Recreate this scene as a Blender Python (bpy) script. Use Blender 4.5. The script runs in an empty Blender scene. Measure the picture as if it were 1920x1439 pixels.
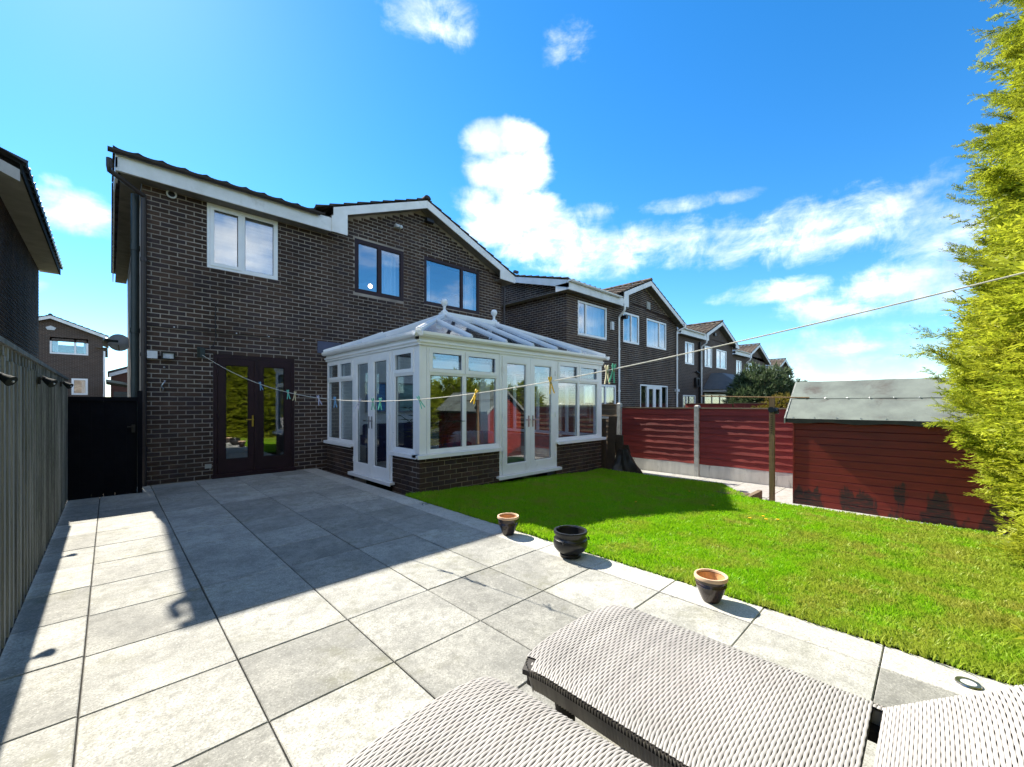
import bpy, bmesh, math, random
import numpy as np
from mathutils import Vector, Matrix
random.seed(7); rng = np.random.default_rng(7)
S = bpy.context.scene
C = S.collection
R = math.radians
PI = math.pi

# ------------------------------------------------------------------ camera
cam_d = bpy.data.cameras.new('camera'); cam = bpy.data.objects.new('camera', cam_d); C.objects.link(cam)
cam.location = (0, 0, 1.4)
cam.rotation_euler = (PI/2, 0, -math.atan2(0.69792, 0.71617))
cam_d.sensor_width = 36; cam_d.lens = 36*775/1920; cam_d.shift_y = 37.5/1920
cam_d.clip_start = .05; cam_d.clip_end = 3000
S.camera = cam

# ------------------------------------------------------------------ exposure / view
S.view_settings.view_transform = 'Standard'; S.view_settings.look = 'None'
S.view_settings.gamma = 1; S.view_settings.use_curve_mapping = False
S.view_settings.exposure = 1.7

# ------------------------------------------------------------------ sun + sky
SUN = Vector((-0.0577, 1.0, 0.9437)).normalized()
sl = bpy.data.lights.new('sun', 'SUN'); sl.energy = 3.9; sl.angle = R(.53); sl.color = (1, .94, .83)
so = bpy.data.objects.new('sun', sl); C.objects.link(so)
so.rotation_euler = (-SUN).to_track_quat('-Z', 'Y').to_euler(); so.location = (0, 30, 30)

W = bpy.data.worlds.new('World'); S.world = W; W.use_nodes = True
nt = W.node_tree; nt.nodes.clear()
class NB:
    """small node-tree builder"""
    def __init__(s, t): s.t = t
    def n(s, typ, **k):
        x = s.t.nodes.new(typ)
        for a, b in k.items(): setattr(x, a, b)
        return x
    def l(s, a, b): s.t.links.new(a, b)
    def math(s, op, a, b=None, c=None, clamp=False):
        x = s.n('ShaderNodeMath', operation=op, use_clamp=clamp)
        for i, v in enumerate((a, b, c)):
            if v is None: continue
            if isinstance(v, (int, float)): x.inputs[i].default_value = v
            else: s.l(v, x.inputs[i])
        return x.outputs[0]
    def mapr(s, v, a, b, c, d, smooth=False):
        x = s.n('ShaderNodeMapRange'); x.clamp = True
        if smooth: x.interpolation_type = 'SMOOTHSTEP'
        s.l(v, x.inputs[0])
        for i, q in enumerate((a, b, c, d)): x.inputs[i+1].default_value = q
        return x.outputs[0]
    def noise(s, vec, scale, detail=4, rough=.5, dist=0.0):
        x = s.n('ShaderNodeTexNoise'); x.inputs['Scale'].default_value = scale
        x.inputs['Detail'].default_value = detail; x.inputs['Roughness'].default_value = rough
        x.inputs['Distortion'].default_value = dist
        s.l(vec, x.inputs['Vector']); return x.outputs['Fac']
    def mix(s, f, a, b, blend='MIX'):
        x = s.n('ShaderNodeMix', data_type='RGBA', blend_type=blend)
        for i, v in ((0, f), (6, a), (7, b)):
            if isinstance(v, (int, float)): x.inputs[i].default_value = v
            elif isinstance(v, tuple): x.inputs[i].default_value = (*v[:3], 1)
            else: s.l(v, x.inputs[i])
        return x.outputs[2]
b = NB(nt)
sky = b.n('ShaderNodeTexSky', sky_type='NISHITA')
sky.sun_disc = False; sky.sun_elevation = math.asin(SUN.z); sky.sun_rotation = math.atan2(SUN.x, SUN.y)
sky.air_density = 1.0; sky.dust_density = .1; sky.ozone_density = 2.5; sky.altitude = 50
hs = b.n('ShaderNodeHueSaturation'); hs.inputs['Saturation'].default_value = 1.34; hs.inputs['Hue'].default_value = .494
b.l(sky.outputs[0], hs.inputs['Color'])
bg1 = b.n('ShaderNodeBackground'); bg1.inputs[1].default_value = .074; b.l(b.mix(1.0, hs.outputs[0], (.80, .98, 1.12), 'MULTIPLY'), bg1.inputs[0])
tc = b.n('ShaderNodeTexCoord'); D = tc.outputs['Generated']
sx = b.n('ShaderNodeSeparateXYZ'); b.l(D, sx.inputs[0])
az = b.math('ARCTAN2', sx.outputs[0], sx.outputs[1]); el = b.math('ARCSINE', sx.outputs[2])
# (azimuth, elevation, half width, half height, strength): the clouds of the photographed sky
BL = [(-.035,.3099,.062,.038,1), (0.7145,0.5621,0.0693,0.0423,1.50), (0.7828,0.5684,0.0721,0.0401,1.50), (0.8241,0.5322,0.0517,0.0419,1.20), (0.7016,0.5124,0.0548,0.0428,1.20), (0.7789,0.5036,0.1008,0.0643,1.60), (0.6952,0.4464,0.0721,0.0437,1.20), (0.8047,0.4368,0.1076,0.0578,1.60), (0.7338,0.3990,0.1083,0.0505,1.30), (0.8754,0.4028,0.0850,0.0536,1.20), (0.6696,0.4662,0.0502,0.0205,0.70), (0.8369,0.5647,0.0316,0.0203,0.80),
      (.85,.37,.18,.06,.8), (1.0129,.345,.26,.058,.85), (1.2179,.335,.27,.05,.66), (1.4313,.331,.2,.062,.6),
      (1.545,.20,.12,.05,1), (1.42,.178,.1,.03,.95), (1.327,.225,.11,.026,.65), (1.47,.10,.26,.045,.5), (1.25,.05,.3,.03,.5),
      (.5689,.75,.13,.045,.50), (.9072,.71,.06,.03,.34), (1.284,.4154,.05,.014,.62), (1.16,.4208,.09,.017,.6),
      (1.6,.274,.1,.06,.62), (-.06,.345,.02,.012,.5), (-.1,.185,.03,.014,.6), (.96,.42,.07,.03,.8)]
cov = None
for a, e, ra, re, st in BL:
    da = b.math('DIVIDE', b.math('SUBTRACT', az, a), ra); de = b.math('DIVIDE', b.math('SUBTRACT', el, e), re)
    r2 = b.math('ADD', b.math('MULTIPLY', da, da), b.math('MULTIPLY', de, de))
    v = b.math('MULTIPLY', b.math('SUBTRACT', 1.0, r2), st)
    v = b.math('MAXIMUM', v, -1.0)
    cov = v if cov is None else b.math('SMOOTH_MAX', cov, v, .35)
# scattered clouds over the rest of the sky, thickened out of view to whiten the fill light
mp = b.n('ShaderNodeMapping'); b.l(D, mp.inputs[0]); mp.inputs['Scale'].default_value = (1, 1, 2.2)
gen = b.noise(mp.outputs[0], 2.3, 3, .5)
outside = b.math('MAXIMUM', b.mapr(sx.outputs[1], -.2, .05, 1, 0), b.mapr(el, .95, 1.15, 0, 1))
gen = b.math('MULTIPLY', b.mapr(gen, .38, .63, -.6, 1.3), 1.0)
gen = b.math('SUBTRACT', gen, b.math('MULTIPLY', b.math('SUBTRACT', 1.0, outside), 3.0))
cov = b.math('MAXIMUM', cov, gen)
n1 = b.noise(D, 13, 10, .66, .4)
mp2 = b.n('ShaderNodeMapping'); b.l(D, mp2.inputs[0]); mp2.inputs['Scale'].default_value = (1.0, 1.0, 3.2); mp2.inputs['Rotation'].default_value = (R(-14), R(10), 0)
n2 = b.noise(mp2.outputs[0], 8, 8, .6, .3)
nn = b.math('ADD', b.math('MULTIPLY', n1, .55), b.math('MULTIPLY', n2, .45))
dens = b.math('ADD', cov, b.math('MULTIPLY', b.math('SUBTRACT', nn, .5), 4.0))
alpha = b.mapr(dens, -.10, 1.75, 0, .96, True)
sh = b.noise(D, 5.5, 5, .55)
ccol = b.mix(b.mapr(sh, .36, .58, 0, 1), (.42, .47, .55), (1.0, .985, .96))
bg2 = b.n('ShaderNodeBackground'); bg2.inputs[1].default_value = .78; b.l(ccol, bg2.inputs[0])
ms = b.n('ShaderNodeMixShader'); b.l(alpha, ms.inputs[0]); b.l(bg1.outputs[0], ms.inputs[1]); b.l(bg2.outputs[0], ms.inputs[2])
wo = b.n('ShaderNodeOutputWorld'); b.l(ms.outputs[0], wo.inputs[0])

# ------------------------------------------------------------------ materials
def mat_base(name):
    m = bpy.data.materials.new(name); m.use_nodes = True
    t = m.node_tree; t.nodes.clear(); q = NB(t)
    out = q.n('ShaderNodeOutputMaterial'); p = q.n('ShaderNodeBsdfPrincipled'); q.l(p.outputs[0], out.inputs[0])
    tcd = q.n('ShaderNodeTexCoord'); oi = q.n('ShaderNodeObjectInfo')
    off = q.n('ShaderNodeVectorMath', operation='ADD')
    cmb = q.n('ShaderNodeCombineXYZ'); rr = q.math('MULTIPLY', oi.outputs['Random'], 37.0)
    for i in range(3): q.l(rr, cmb.inputs[i])
    q.l(tcd.outputs['Object'], off.inputs[0]); q.l(cmb.outputs[0], off.inputs[1])
    return m, q, p, off.outputs[0], oi, out, tcd
def M(name, c1, c2=None, scale=6, rough=.7, bump=0, bscale=80, island=0, spec=.3, stretch=None, stain=None, detail=5, metal=0, coat=0, lo=.35, hi=.65, trans=0):
    m, q, p, vec, oi, out, tcd = mat_base(name)
    if stretch:
        mp = q.n('ShaderNodeMapping'); q.l(vec, mp.inputs[0]); mp.inputs['Scale'].default_value = stretch; vec = mp.outputs[0]
    c2 = c2 or tuple(x*.8 for x in c1)
    col = q.mix(q.mapr(q.noise(vec, scale, detail, .6), lo, hi, 0, 1), c1, c2)
    if stain:       # (colour, scale, low, high)
        sc_, ss, a0, a1 = stain
        col = q.mix(q.mapr(q.noise(vec, ss, 6, .65, .4), a0, a1, 0, 1), col, sc_)
    if island:
        g = q.n('ShaderNodeNewGeometry')
        f = q.math('FRACT', q.math('ADD', g.outputs['Random Per Island'], q.math('MULTIPLY', oi.outputs['Random'], 3.7)))
        f = q.mapr(f, 0, 1, 1-island, 1+island)
        mm = q.n('ShaderNodeVectorMath', operation='SCALE'); q.l(col, mm.inputs[0]); q.l(f, mm.inputs['Scale']); col = mm.outputs[0]
    q.l(col, p.inputs['Base Color'])
    p.inputs['Roughness'].default_value = rough; p.inputs['Specular IOR Level'].default_value = spec
    p.inputs['Metallic'].default_value = metal; p.inputs['Coat Weight'].default_value = coat
    if bump:
        bn = q.n('ShaderNodeBump'); bn.inputs['Strength'].default_value = bump; bn.inputs['Distance'].default_value = .01
        q.l(q.noise(vec, bscale, 6, .6), bn.inputs['Height']); q.l(bn.outputs[0], p.inputs['Normal'])
    if trans:
        tl = q.n('ShaderNodeBsdfTranslucent'); q.l(col, tl.inputs[0]); mx = q.n('ShaderNodeMixShader'); mx.inputs[0].default_value = trans
        q.l(p.outputs[0], mx.inputs[1]); q.l(tl.outputs[0], mx.inputs[2]); q.l(mx.outputs[0], out.inputs[0])
    return m
def glass(name, f0=.14, tint=(.93, .96, .96), dirt=0):
    m = bpy.data.materials.new(name); m.use_nodes = True; t = m.node_tree; t.nodes.clear(); q = NB(t)
    out = q.n('ShaderNodeOutputMaterial'); g = q.n('ShaderNodeNewGeometry')
    dt = q.n('ShaderNodeVectorMath', operation='DOT_PRODUCT'); q.l(g.outputs['Incoming'], dt.inputs[0]); q.l(g.outputs['Normal'], dt.inputs[1])
    c = q.math('SUBTRACT', 1.0, q.math('ABSOLUTE', dt.outputs['Value']))
    f = q.math('ADD', f0, q.math('MULTIPLY', q.math('POWER', c, 5.0), 1-f0), clamp=True)      # reflectance rises at grazing angles
    tr = q.n('ShaderNodeBsdfTransparent'); tr.inputs[0].default_value = (*tint, 1)
    gl = q.n('ShaderNodeBsdfGlossy'); gl.inputs['Roughness'].default_value = 0
    gl.inputs[0].default_value = (.95, .97, 1, 1)
    tc_ = q.n('ShaderNodeTexCoord'); bn = q.n('ShaderNodeBump'); bn.inputs['Strength'].default_value = .02; bn.inputs['Distance'].default_value = .02
    q.l(q.noise(tc_.outputs['Object'], 1.1, 0), bn.inputs['Height']); q.l(bn.outputs[0], gl.inputs['Normal'])
    mx = q.n('ShaderNodeMixShader'); q.l(f, mx.inputs[0]); q.l(tr.outputs[0], mx.inputs[1]); q.l(gl.outputs[0], mx.inputs[2])
    last = mx.outputs[0]
    if dirt:
        df = q.n('ShaderNodeBsdfDiffuse'); df.inputs[0].default_value = (.5, .52, .52, 1)
        m2 = q.n('ShaderNodeMixShader'); q.l(q.mapr(q.noise(tc_.outputs['Object'], 3.0, 6, .7), .42, .75, dirt*.3, dirt), m2.inputs[0])
        q.l(last, m2.inputs[1]); q.l(df.outputs[0], m2.inputs[2]); last = m2.outputs[0]
    q.l(last, out.inputs[0]); return m

def brick_mat():
    m, q, p, vec, oi, out, tcd = mat_base('dark_brick')
    g = q.n('ShaderNodeNewGeometry'); pos = g.outputs['Position']
    f = q.math('FRACT', q.math('ADD', g.outputs['Random Per Island'], q.math('MULTIPLY', oi.outputs['Random'], 3.7)))
    f2 = q.math('FRACT', q.math('MULTIPLY', f, 17.3))
    col = q.mix(f, (.054, .035, .027), (.102, .062, .044)); col = q.mix(q.math('MULTIPLY', q.math('GREATER_THAN', f2, .72), .7), col, (.055, .042, .045))
    col = q.mix(q.mapr(q.noise(pos, 38, 5, .7), .35, .7, 0, .5), col, (.040, .027, .022))
    mp = q.n('ShaderNodeMapping'); q.l(pos, mp.inputs[0]); mp.inputs['Scale'].default_value = (1.6, 1.6, .45)
    w = q.mapr(q.noise(mp.outputs[0], .9, 6, .62, .3), .34, .68, .58, 1.28)
    mm = q.n('ShaderNodeVectorMath', operation='SCALE'); q.l(col, mm.inputs[0]); q.l(w, mm.inputs['Scale'])
    q.l(mm.outputs[0], p.inputs['Base Color']); p.inputs['Roughness'].default_value = .88; p.inputs['Specular IOR Level'].default_value = .2
    bn = q.n('ShaderNodeBump'); bn.inputs['Strength'].default_value = .5; bn.inputs['Distance'].default_value = .006
    q.l(q.noise(pos, 120, 5, .65), bn.inputs['Height']); q.l(bn.outputs[0], p.inputs['Normal']); return m
m_brick = brick_mat()
m_mortar = M('mortar', (.43, .365, .305), (.25, .21, .175), 1.6, .95, .4, 150, spec=.1)
m_white = M('white_upvc', (.88, .88, .87), (.83, .83, .82), 3, .32, spec=.5, stain=((.55, .54, .48), 2.2, .62, .9))
m_paint = M('white_painted_board', (.84, .84, .83), (.70, .70, .67), 2.2, .5, .15, 40, spec=.35, stain=((.45, .43, .38), 1.6, .60, .8))
m_brownpvc = M('dark_brown_upvc', (.032, .014, .018), (.023, .011, .014), 4, .45, spec=.25)
m_brownpipe = M('brown_plastic_pipe', (.040, .028, .027), (.025, .019, .018), 5, .4, spec=.4)
m_greypipe = M('dark_green_soil_pipe', (.030, .042, .042), (.02, .03, .03), 5, .45, spec=.4)
m_glass = glass('window_glass', .15)
m_glass_up = glass('upper_window_glass', .22)
m_glass_roof = glass('roof_glass', .03, (.72, .78, .83), .015)
m_tile = M('concrete_roof_tile', (.085, .066, .055), (.05, .042, .037), 3, .9, .6, 90, island=.3, spec=.15, stain=((.13, .12, .09), 1.3, .58, .75))
m_tile2 = M('light_brown_roof_tile', (.15, .115, .085), (.085, .066, .052), 2, .9, .5, 90, island=.35, spec=.15, stain=((.20, .18, .13), 1.1, .55, .75))  # lighter brown than the tiles of the near house
m_tiledark = M('dark_smooth_roof_tile', (.03, .025, .024), (.018, .016, .016), 3, .35, .3, 60, island=.3, spec=.5)
m_soffit = M('soffit_board', (.22, .20, .17), (.14, .125, .11), 4, .7)
m_plaster = M('interior_plaster', (.30, .29, .27), (.26, .25, .24), 2, .9)
m_plaster_pale = M('pale_interior_wall', (.74, .74, .70), (.68, .68, .65), 2, .9)
m_floorint = M('interior_floor', (.10, .085, .07), (.07, .06, .05), 3, .6)
m_curtain = M('pale_curtain', (.55, .58, .62), (.42, .45, .50), 5, .9, stretch=(14, 14, .3))
m_blind = M('pale_slatted_blind', (.50, .48, .47), (.40, .38, .38), 1, .8, stretch=(.2, .2, 22))
m_steel = M('brushed_steel', (.45, .45, .46), (.35, .35, .36), 20, .28, metal=1)
m_brass = M('brass_handle', (.55, .40, .14), (.45, .32, .1), 20, .3, metal=1)
m_black = M('black_plastic', (.012, .012, .013), (.008, .008, .009), 9, .4, spec=.4)
m_whitepl = M('white_plastic', (.66, .67, .68), (.55, .56, .57), 9, .4)
m_lens = M('pale_lens', (.6, .62, .65), (.4, .42, .45), 14, .15, spec=.7)

def slab_mat(name, c1, c2, dark, island):
    m, q, p, vec, oi, out, tcd = mat_base(name)
    big = q.noise(vec, 2.4, 6, .62, .3); sp = q.noise(vec, 105, 4, .75); mid = q.noise(vec, 14, 8, .7)
    col = q.mix(q.mapr(big, .38, .66, 0, 1), c1, c2)
    col = q.mix(q.mapr(mid, .46, .68, 0, .7), col, dark)
    col = q.mix(q.mapr(sp, .47, .62, 0, .8), col, tuple(x*.42 for x in c1))
    col = q.mix(q.mapr(q.noise(vec, 80, 3, .7), .56, .68, 0, .45), col, tuple(min(1, x*1.5) for x in c1))
    wm = q.n('ShaderNodeNewGeometry')
    moss = q.math('MULTIPLY', q.mapr(q.noise(wm.outputs['Position'], 1.5, 5, .65), .52, .74, 0, .55), q.mapr(mid, .4, .62, 0, 1))
    col = q.mix(moss, col, (.20, .195, .10))
    f = q.mapr(oi.outputs['Random'], 0, 1, 1-island, 1+island)
    mm = q.n('ShaderNodeVectorMath', operation='SCALE'); q.l(col, mm.inputs[0]); q.l(f, mm.inputs['Scale'])
    q.l(mm.outputs[0], p.inputs['Base Color']); p.inputs['Roughness'].default_value = .82; p.inputs['Specular IOR Level'].default_value = .25
    bn = q.n('ShaderNodeBump'); bn.inputs['Strength'].default_value = .55; bn.inputs['Distance'].default_value = .004
    q.l(q.math('ADD', q.math('MULTIPLY', sp, .5), mid), bn.inputs['Height']); q.l(bn.outputs[0], p.inputs['Normal'])
    return m
m_slab = slab_mat('grey_paving', (.405, .395, .35), (.25, .247, .222), (.155, .152, .135), .22)
m_slab_edge = slab_mat('pale_edging_paving', (.53, .51, .46), (.45, .435, .39), (.33, .315, .28), .10)
m_joint = M('dark_joint_sand', (.03, .028, .024), (.018, .017, .015), 30, .95)
m_path = slab_mat('concrete_path', (.42, .41, .38), (.34, .33, .31), (.24, .23, .2), .05)
m_soil = M('garden_ground', (.07, .085, .03), (.05, .04, .025), 2, .95, .5, 30)
m_lawn = M('lawn_soil_and_thatch', (.15, .25, .02), (.20, .21, .035), 3, .95, .8, 60)

def grass_mat():
    m, q, p, vec, oi, out, tcd = mat_base('grass_blade')
    g = q.n('ShaderNodeNewGeometry'); pos = g.outputs['Position']
    col = q.mix(q.mapr(g.outputs['Random Per Island'], 0, 1, 0, 1), (.17, .43, .008), (.33, .58, .012))
    spx = q.n('ShaderNodeSeparateXYZ'); q.l(pos, spx.inputs[0])
    dry = q.mapr(q.math('ADD', q.noise(pos, 2.6, 5, .65), q.mapr(spx.outputs[1], 1.8, -.6, 0, .17)), .48, .66, 0, .8)
    col = q.mix(dry, col, (.40, .36, .07))
    col = q.mix(q.mapr(q.noise(pos, 1.1, 4, .6), .40, .62, 0, .55), col, (.27, .45, .01))
    q.l(col, p.inputs['Base Color']); p.inputs['Roughness'].default_value = .55; p.inputs['Specular IOR Level'].default_value = .35
    tl = q.n('ShaderNodeBsdfTranslucent'); q.l(col, tl.inputs[0]); mx = q.n('ShaderNodeMixShader'); mx.inputs[0].default_value = .45
    q.l(p.outputs[0], mx.inputs[1]); q.l(tl.outputs[0], mx.inputs[2]); q.l(mx.outputs[0], out.inputs[0]); return m
m_grass = grass_mat()
def leaf_mat(name, ca, cb, cc, trans=.4, rough=.5):
    m, q, p, vec, oi, out, tcd = mat_base(name)
    g = q.n('ShaderNodeNewGeometry'); pos = g.outputs['Position']
    at = q.n('ShaderNodeAttribute', attribute_name='tone')
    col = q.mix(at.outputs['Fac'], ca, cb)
    col = q.mix(q.mapr(q.noise(pos, 2.2, 4, .6), .42, .66, 0, .6), col, cc)
    col = q.mix(q.mapr(q.noise(pos, 3.1, 5, .7), .62, .72, 0, .7), col, (.15, .10, .03) if trans > .45 else cc)
    f = q.mapr(g.outputs['Random Per Island'], 0, 1, .65, 1.3)
    mm = q.n('ShaderNodeVectorMath', operation='SCALE'); q.l(col, mm.inputs[0]); q.l(f, mm.inputs['Scale']); col = mm.outputs[0]
    q.l(col, p.inputs['Base Color']); p.inputs['Roughness'].default_value = rough; p.inputs['Specular IOR Level'].default_value = .35
    tl = q.n('ShaderNodeBsdfTranslucent'); q.l(col, tl.inputs[0]); mx = q.n('ShaderNodeMixShader'); mx.inputs[0].default_value = trans
    q.l(p.outputs[0], mx.inputs[1]); q.l(tl.outputs[0], mx.inputs[2]); q.l(mx.outputs[0], out.inputs[0]); return m
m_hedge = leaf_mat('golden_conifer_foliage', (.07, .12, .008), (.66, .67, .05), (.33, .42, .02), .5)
m_pine = leaf_mat('blue_green_pine_needles', (.045, .08, .028), (.15, .19, .09), (.065, .10, .04), .3)
m_gold = leaf_mat('golden_bush_leaves', (.10, .10, .012), (.30, .22, .03), (.2, .15, .02), .35)
m_plant = leaf_mat('house_plant_leaves', (.03, .05, .02), (.06, .10, .03), (.04, .07, .025), .3)
m_bark = M('bark', (.10, .07, .05), (.06, .045, .035), 12, .95, .6, 50)
m_darkcore = M('dark_foliage_core', (.045, .036, .02), (.028, .03, .012), 9, .95, .8, 25)  # dark fill for the solid cores inside foliage
m_fence_l = M('weathered_grey_board', (.27, .275, .25), (.15, .158, .145), 3, .9, .6, 40, island=.36, stretch=(7, 7, .5), stain=((.06, .075, .035), 1.2, .55, .8))
m_red = M('red_stained_board', (.27, .032, .020), (.16, .020, .014), 3, .6, .5, 50, island=.2, spec=.4, stretch=(3, .5, 8))
m_bare = M('bare_brown_board', (.22, .16, .10), (.13, .095, .065), 3, .85, .5, 50, island=.2, stretch=(3, .5, 8))
m_conc = M('concrete_post', (.47, .46, .41), (.33, .32, .28), 7, .9, .5, 80, stain=((.15, .145, .12), 9, .60, .78))
m_gravelb = M('concrete_gravel_board', (.62, .60, .53), (.50, .48, .42), 2.5, .9, .4, 60, stretch=(1, 3.5, .7), stain=((.16, .15, .12), 3.5, .60, .82))
m_gate = M('black_painted_gate', (.007, .007, .009), (.004, .004, .006), 4, .8, .3, 40, spec=.12)
m_post = M('tan_timber_post', (.24, .145, .065), (.15, .09, .045), 3, .8, .4, 50, stretch=(8, 8, .6))
m_felt = M('grey_green_roof_felt', (.20, .225, .195), (.135, .15, .135), 2.6, .95, .5, 220, stain=((.10, .088, .078), 1.3, .54, .66))
m_feltdark = M('dark_felt_edge', (.014, .018, .014), (.008, .01, .008), 8, .9)
m_weave = M('pale_taupe_rattan', (.39, .365, .34), (.32, .30, .28), 5, .55, spec=.35, island=.07)
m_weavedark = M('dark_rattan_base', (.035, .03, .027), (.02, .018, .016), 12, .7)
m_weaveside = M('apron_rattan_cord', (.42, .385, .355), (.33, .30, .28), 12, .6, island=.1)  # apron cords, a touch lighter than the seat weave
m_potblack = M('glazed_black_pot', (.012, .012, .013), (.02, .019, .02), 6, .3, spec=.5)
m_potglaze = M('mottled_glazed_pot', (.022, .018, .022), (.05, .028, .02), 7, .22, spec=.6, stain=((.15, .06, .03), 5, .62, .75))
m_terra = M('terracotta', (.66, .37, .16), (.52, .28, .12), 14, .85, .3, 60, stain=((.30, .19, .11), 9, .50, .72))
m_rim = M('pale_terracotta_rim', (.62, .44, .30), (.55, .37, .24), 12, .8)
m_cord = M('pale_clothesline', (.60, .57, .48), (.5, .48, .4), 20, .7)
m_sofa = M('navy_sofa_fabric', (.012, .022, .065), (.009, .016, .05), 9, .85, .3, 120)
m_cushion = M('grey_cushion_fabric', (.32, .33, .34), (.25, .26, .27), 6, .9, .3, 90)
m_tarp = M('black_plastic_sheet', (.022, .018, .015), (.035, .028, .022), 5, .35, .4, 12)
m_wood = M('rough_brown_plank', (.07, .045, .03), (.045, .03, .02), 4, .9, .4, 30)
m_redbrick = M('red_brick', (.16, .075, .052), (.11, .055, .042), 4, .9, .4, 40)
m_lead = M('grey_lead_roof', (.10, .115, .13), (.075, .09, .105), 3, .6)
PEG = {c: M(c+'_plastic_peg', col, None, 30, .45) for c, col in dict(blue=(.16, .36, .62), turquoise=(.12, .55, .45), cream=(.65, .58, .40), white=(.66, .66, .66), yellow=(.70, .46, .02), green=(.10, .45, .30), lilac=(.48, .50, .72)).items()}
def far_brick(name, c1, c2, mort):
    m, q, p, vec, oi, out, tcd = mat_base(name)
    sp = q.n('ShaderNodeSeparateXYZ'); q.l(tcd.outputs['Object'], sp.inputs[0])
    cb = q.n('ShaderNodeCombineXYZ'); q.l(q.math('ADD', sp.outputs[0], sp.outputs[1]), cb.inputs[0]); q.l(sp.outputs[2], cb.inputs[1])
    br = q.n('ShaderNodeTexBrick'); q.l(cb.outputs[0], br.inputs['Vector']); br.inputs['Scale'].default_value = 1
    br.inputs['Brick Width'].default_value = .235; br.inputs['Row Height'].default_value = .08; br.inputs['Mortar Size'].default_value = .008
    br.inputs['Color1'].default_value = (*c1, 1); br.inputs['Color2'].default_value = (*c2, 1); br.inputs['Mortar'].default_value = (*mort, 1)
    col = q.mix(q.mapr(q.noise(vec, 1.2, 5, .6), .3, .7, .0, .4), br.outputs[0], tuple(x*.6 for x in c1))
    q.l(col, p.inputs['Base Color']); p.inputs['Roughness'].default_value = .9
    bn = q.n('ShaderNodeBump'); bn.invert = True; bn.inputs['Strength'].default_value = .5; bn.inputs['Distance'].default_value = .01
    q.l(br.outputs['Fac'], bn.inputs['Height']); q.l(bn.outputs[0], p.inputs['Normal']); return m
m_farbrick = far_brick('far_dark_brick', (.095, .060, .043), (.062, .042, .032), (.2, .165, .14))

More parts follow.
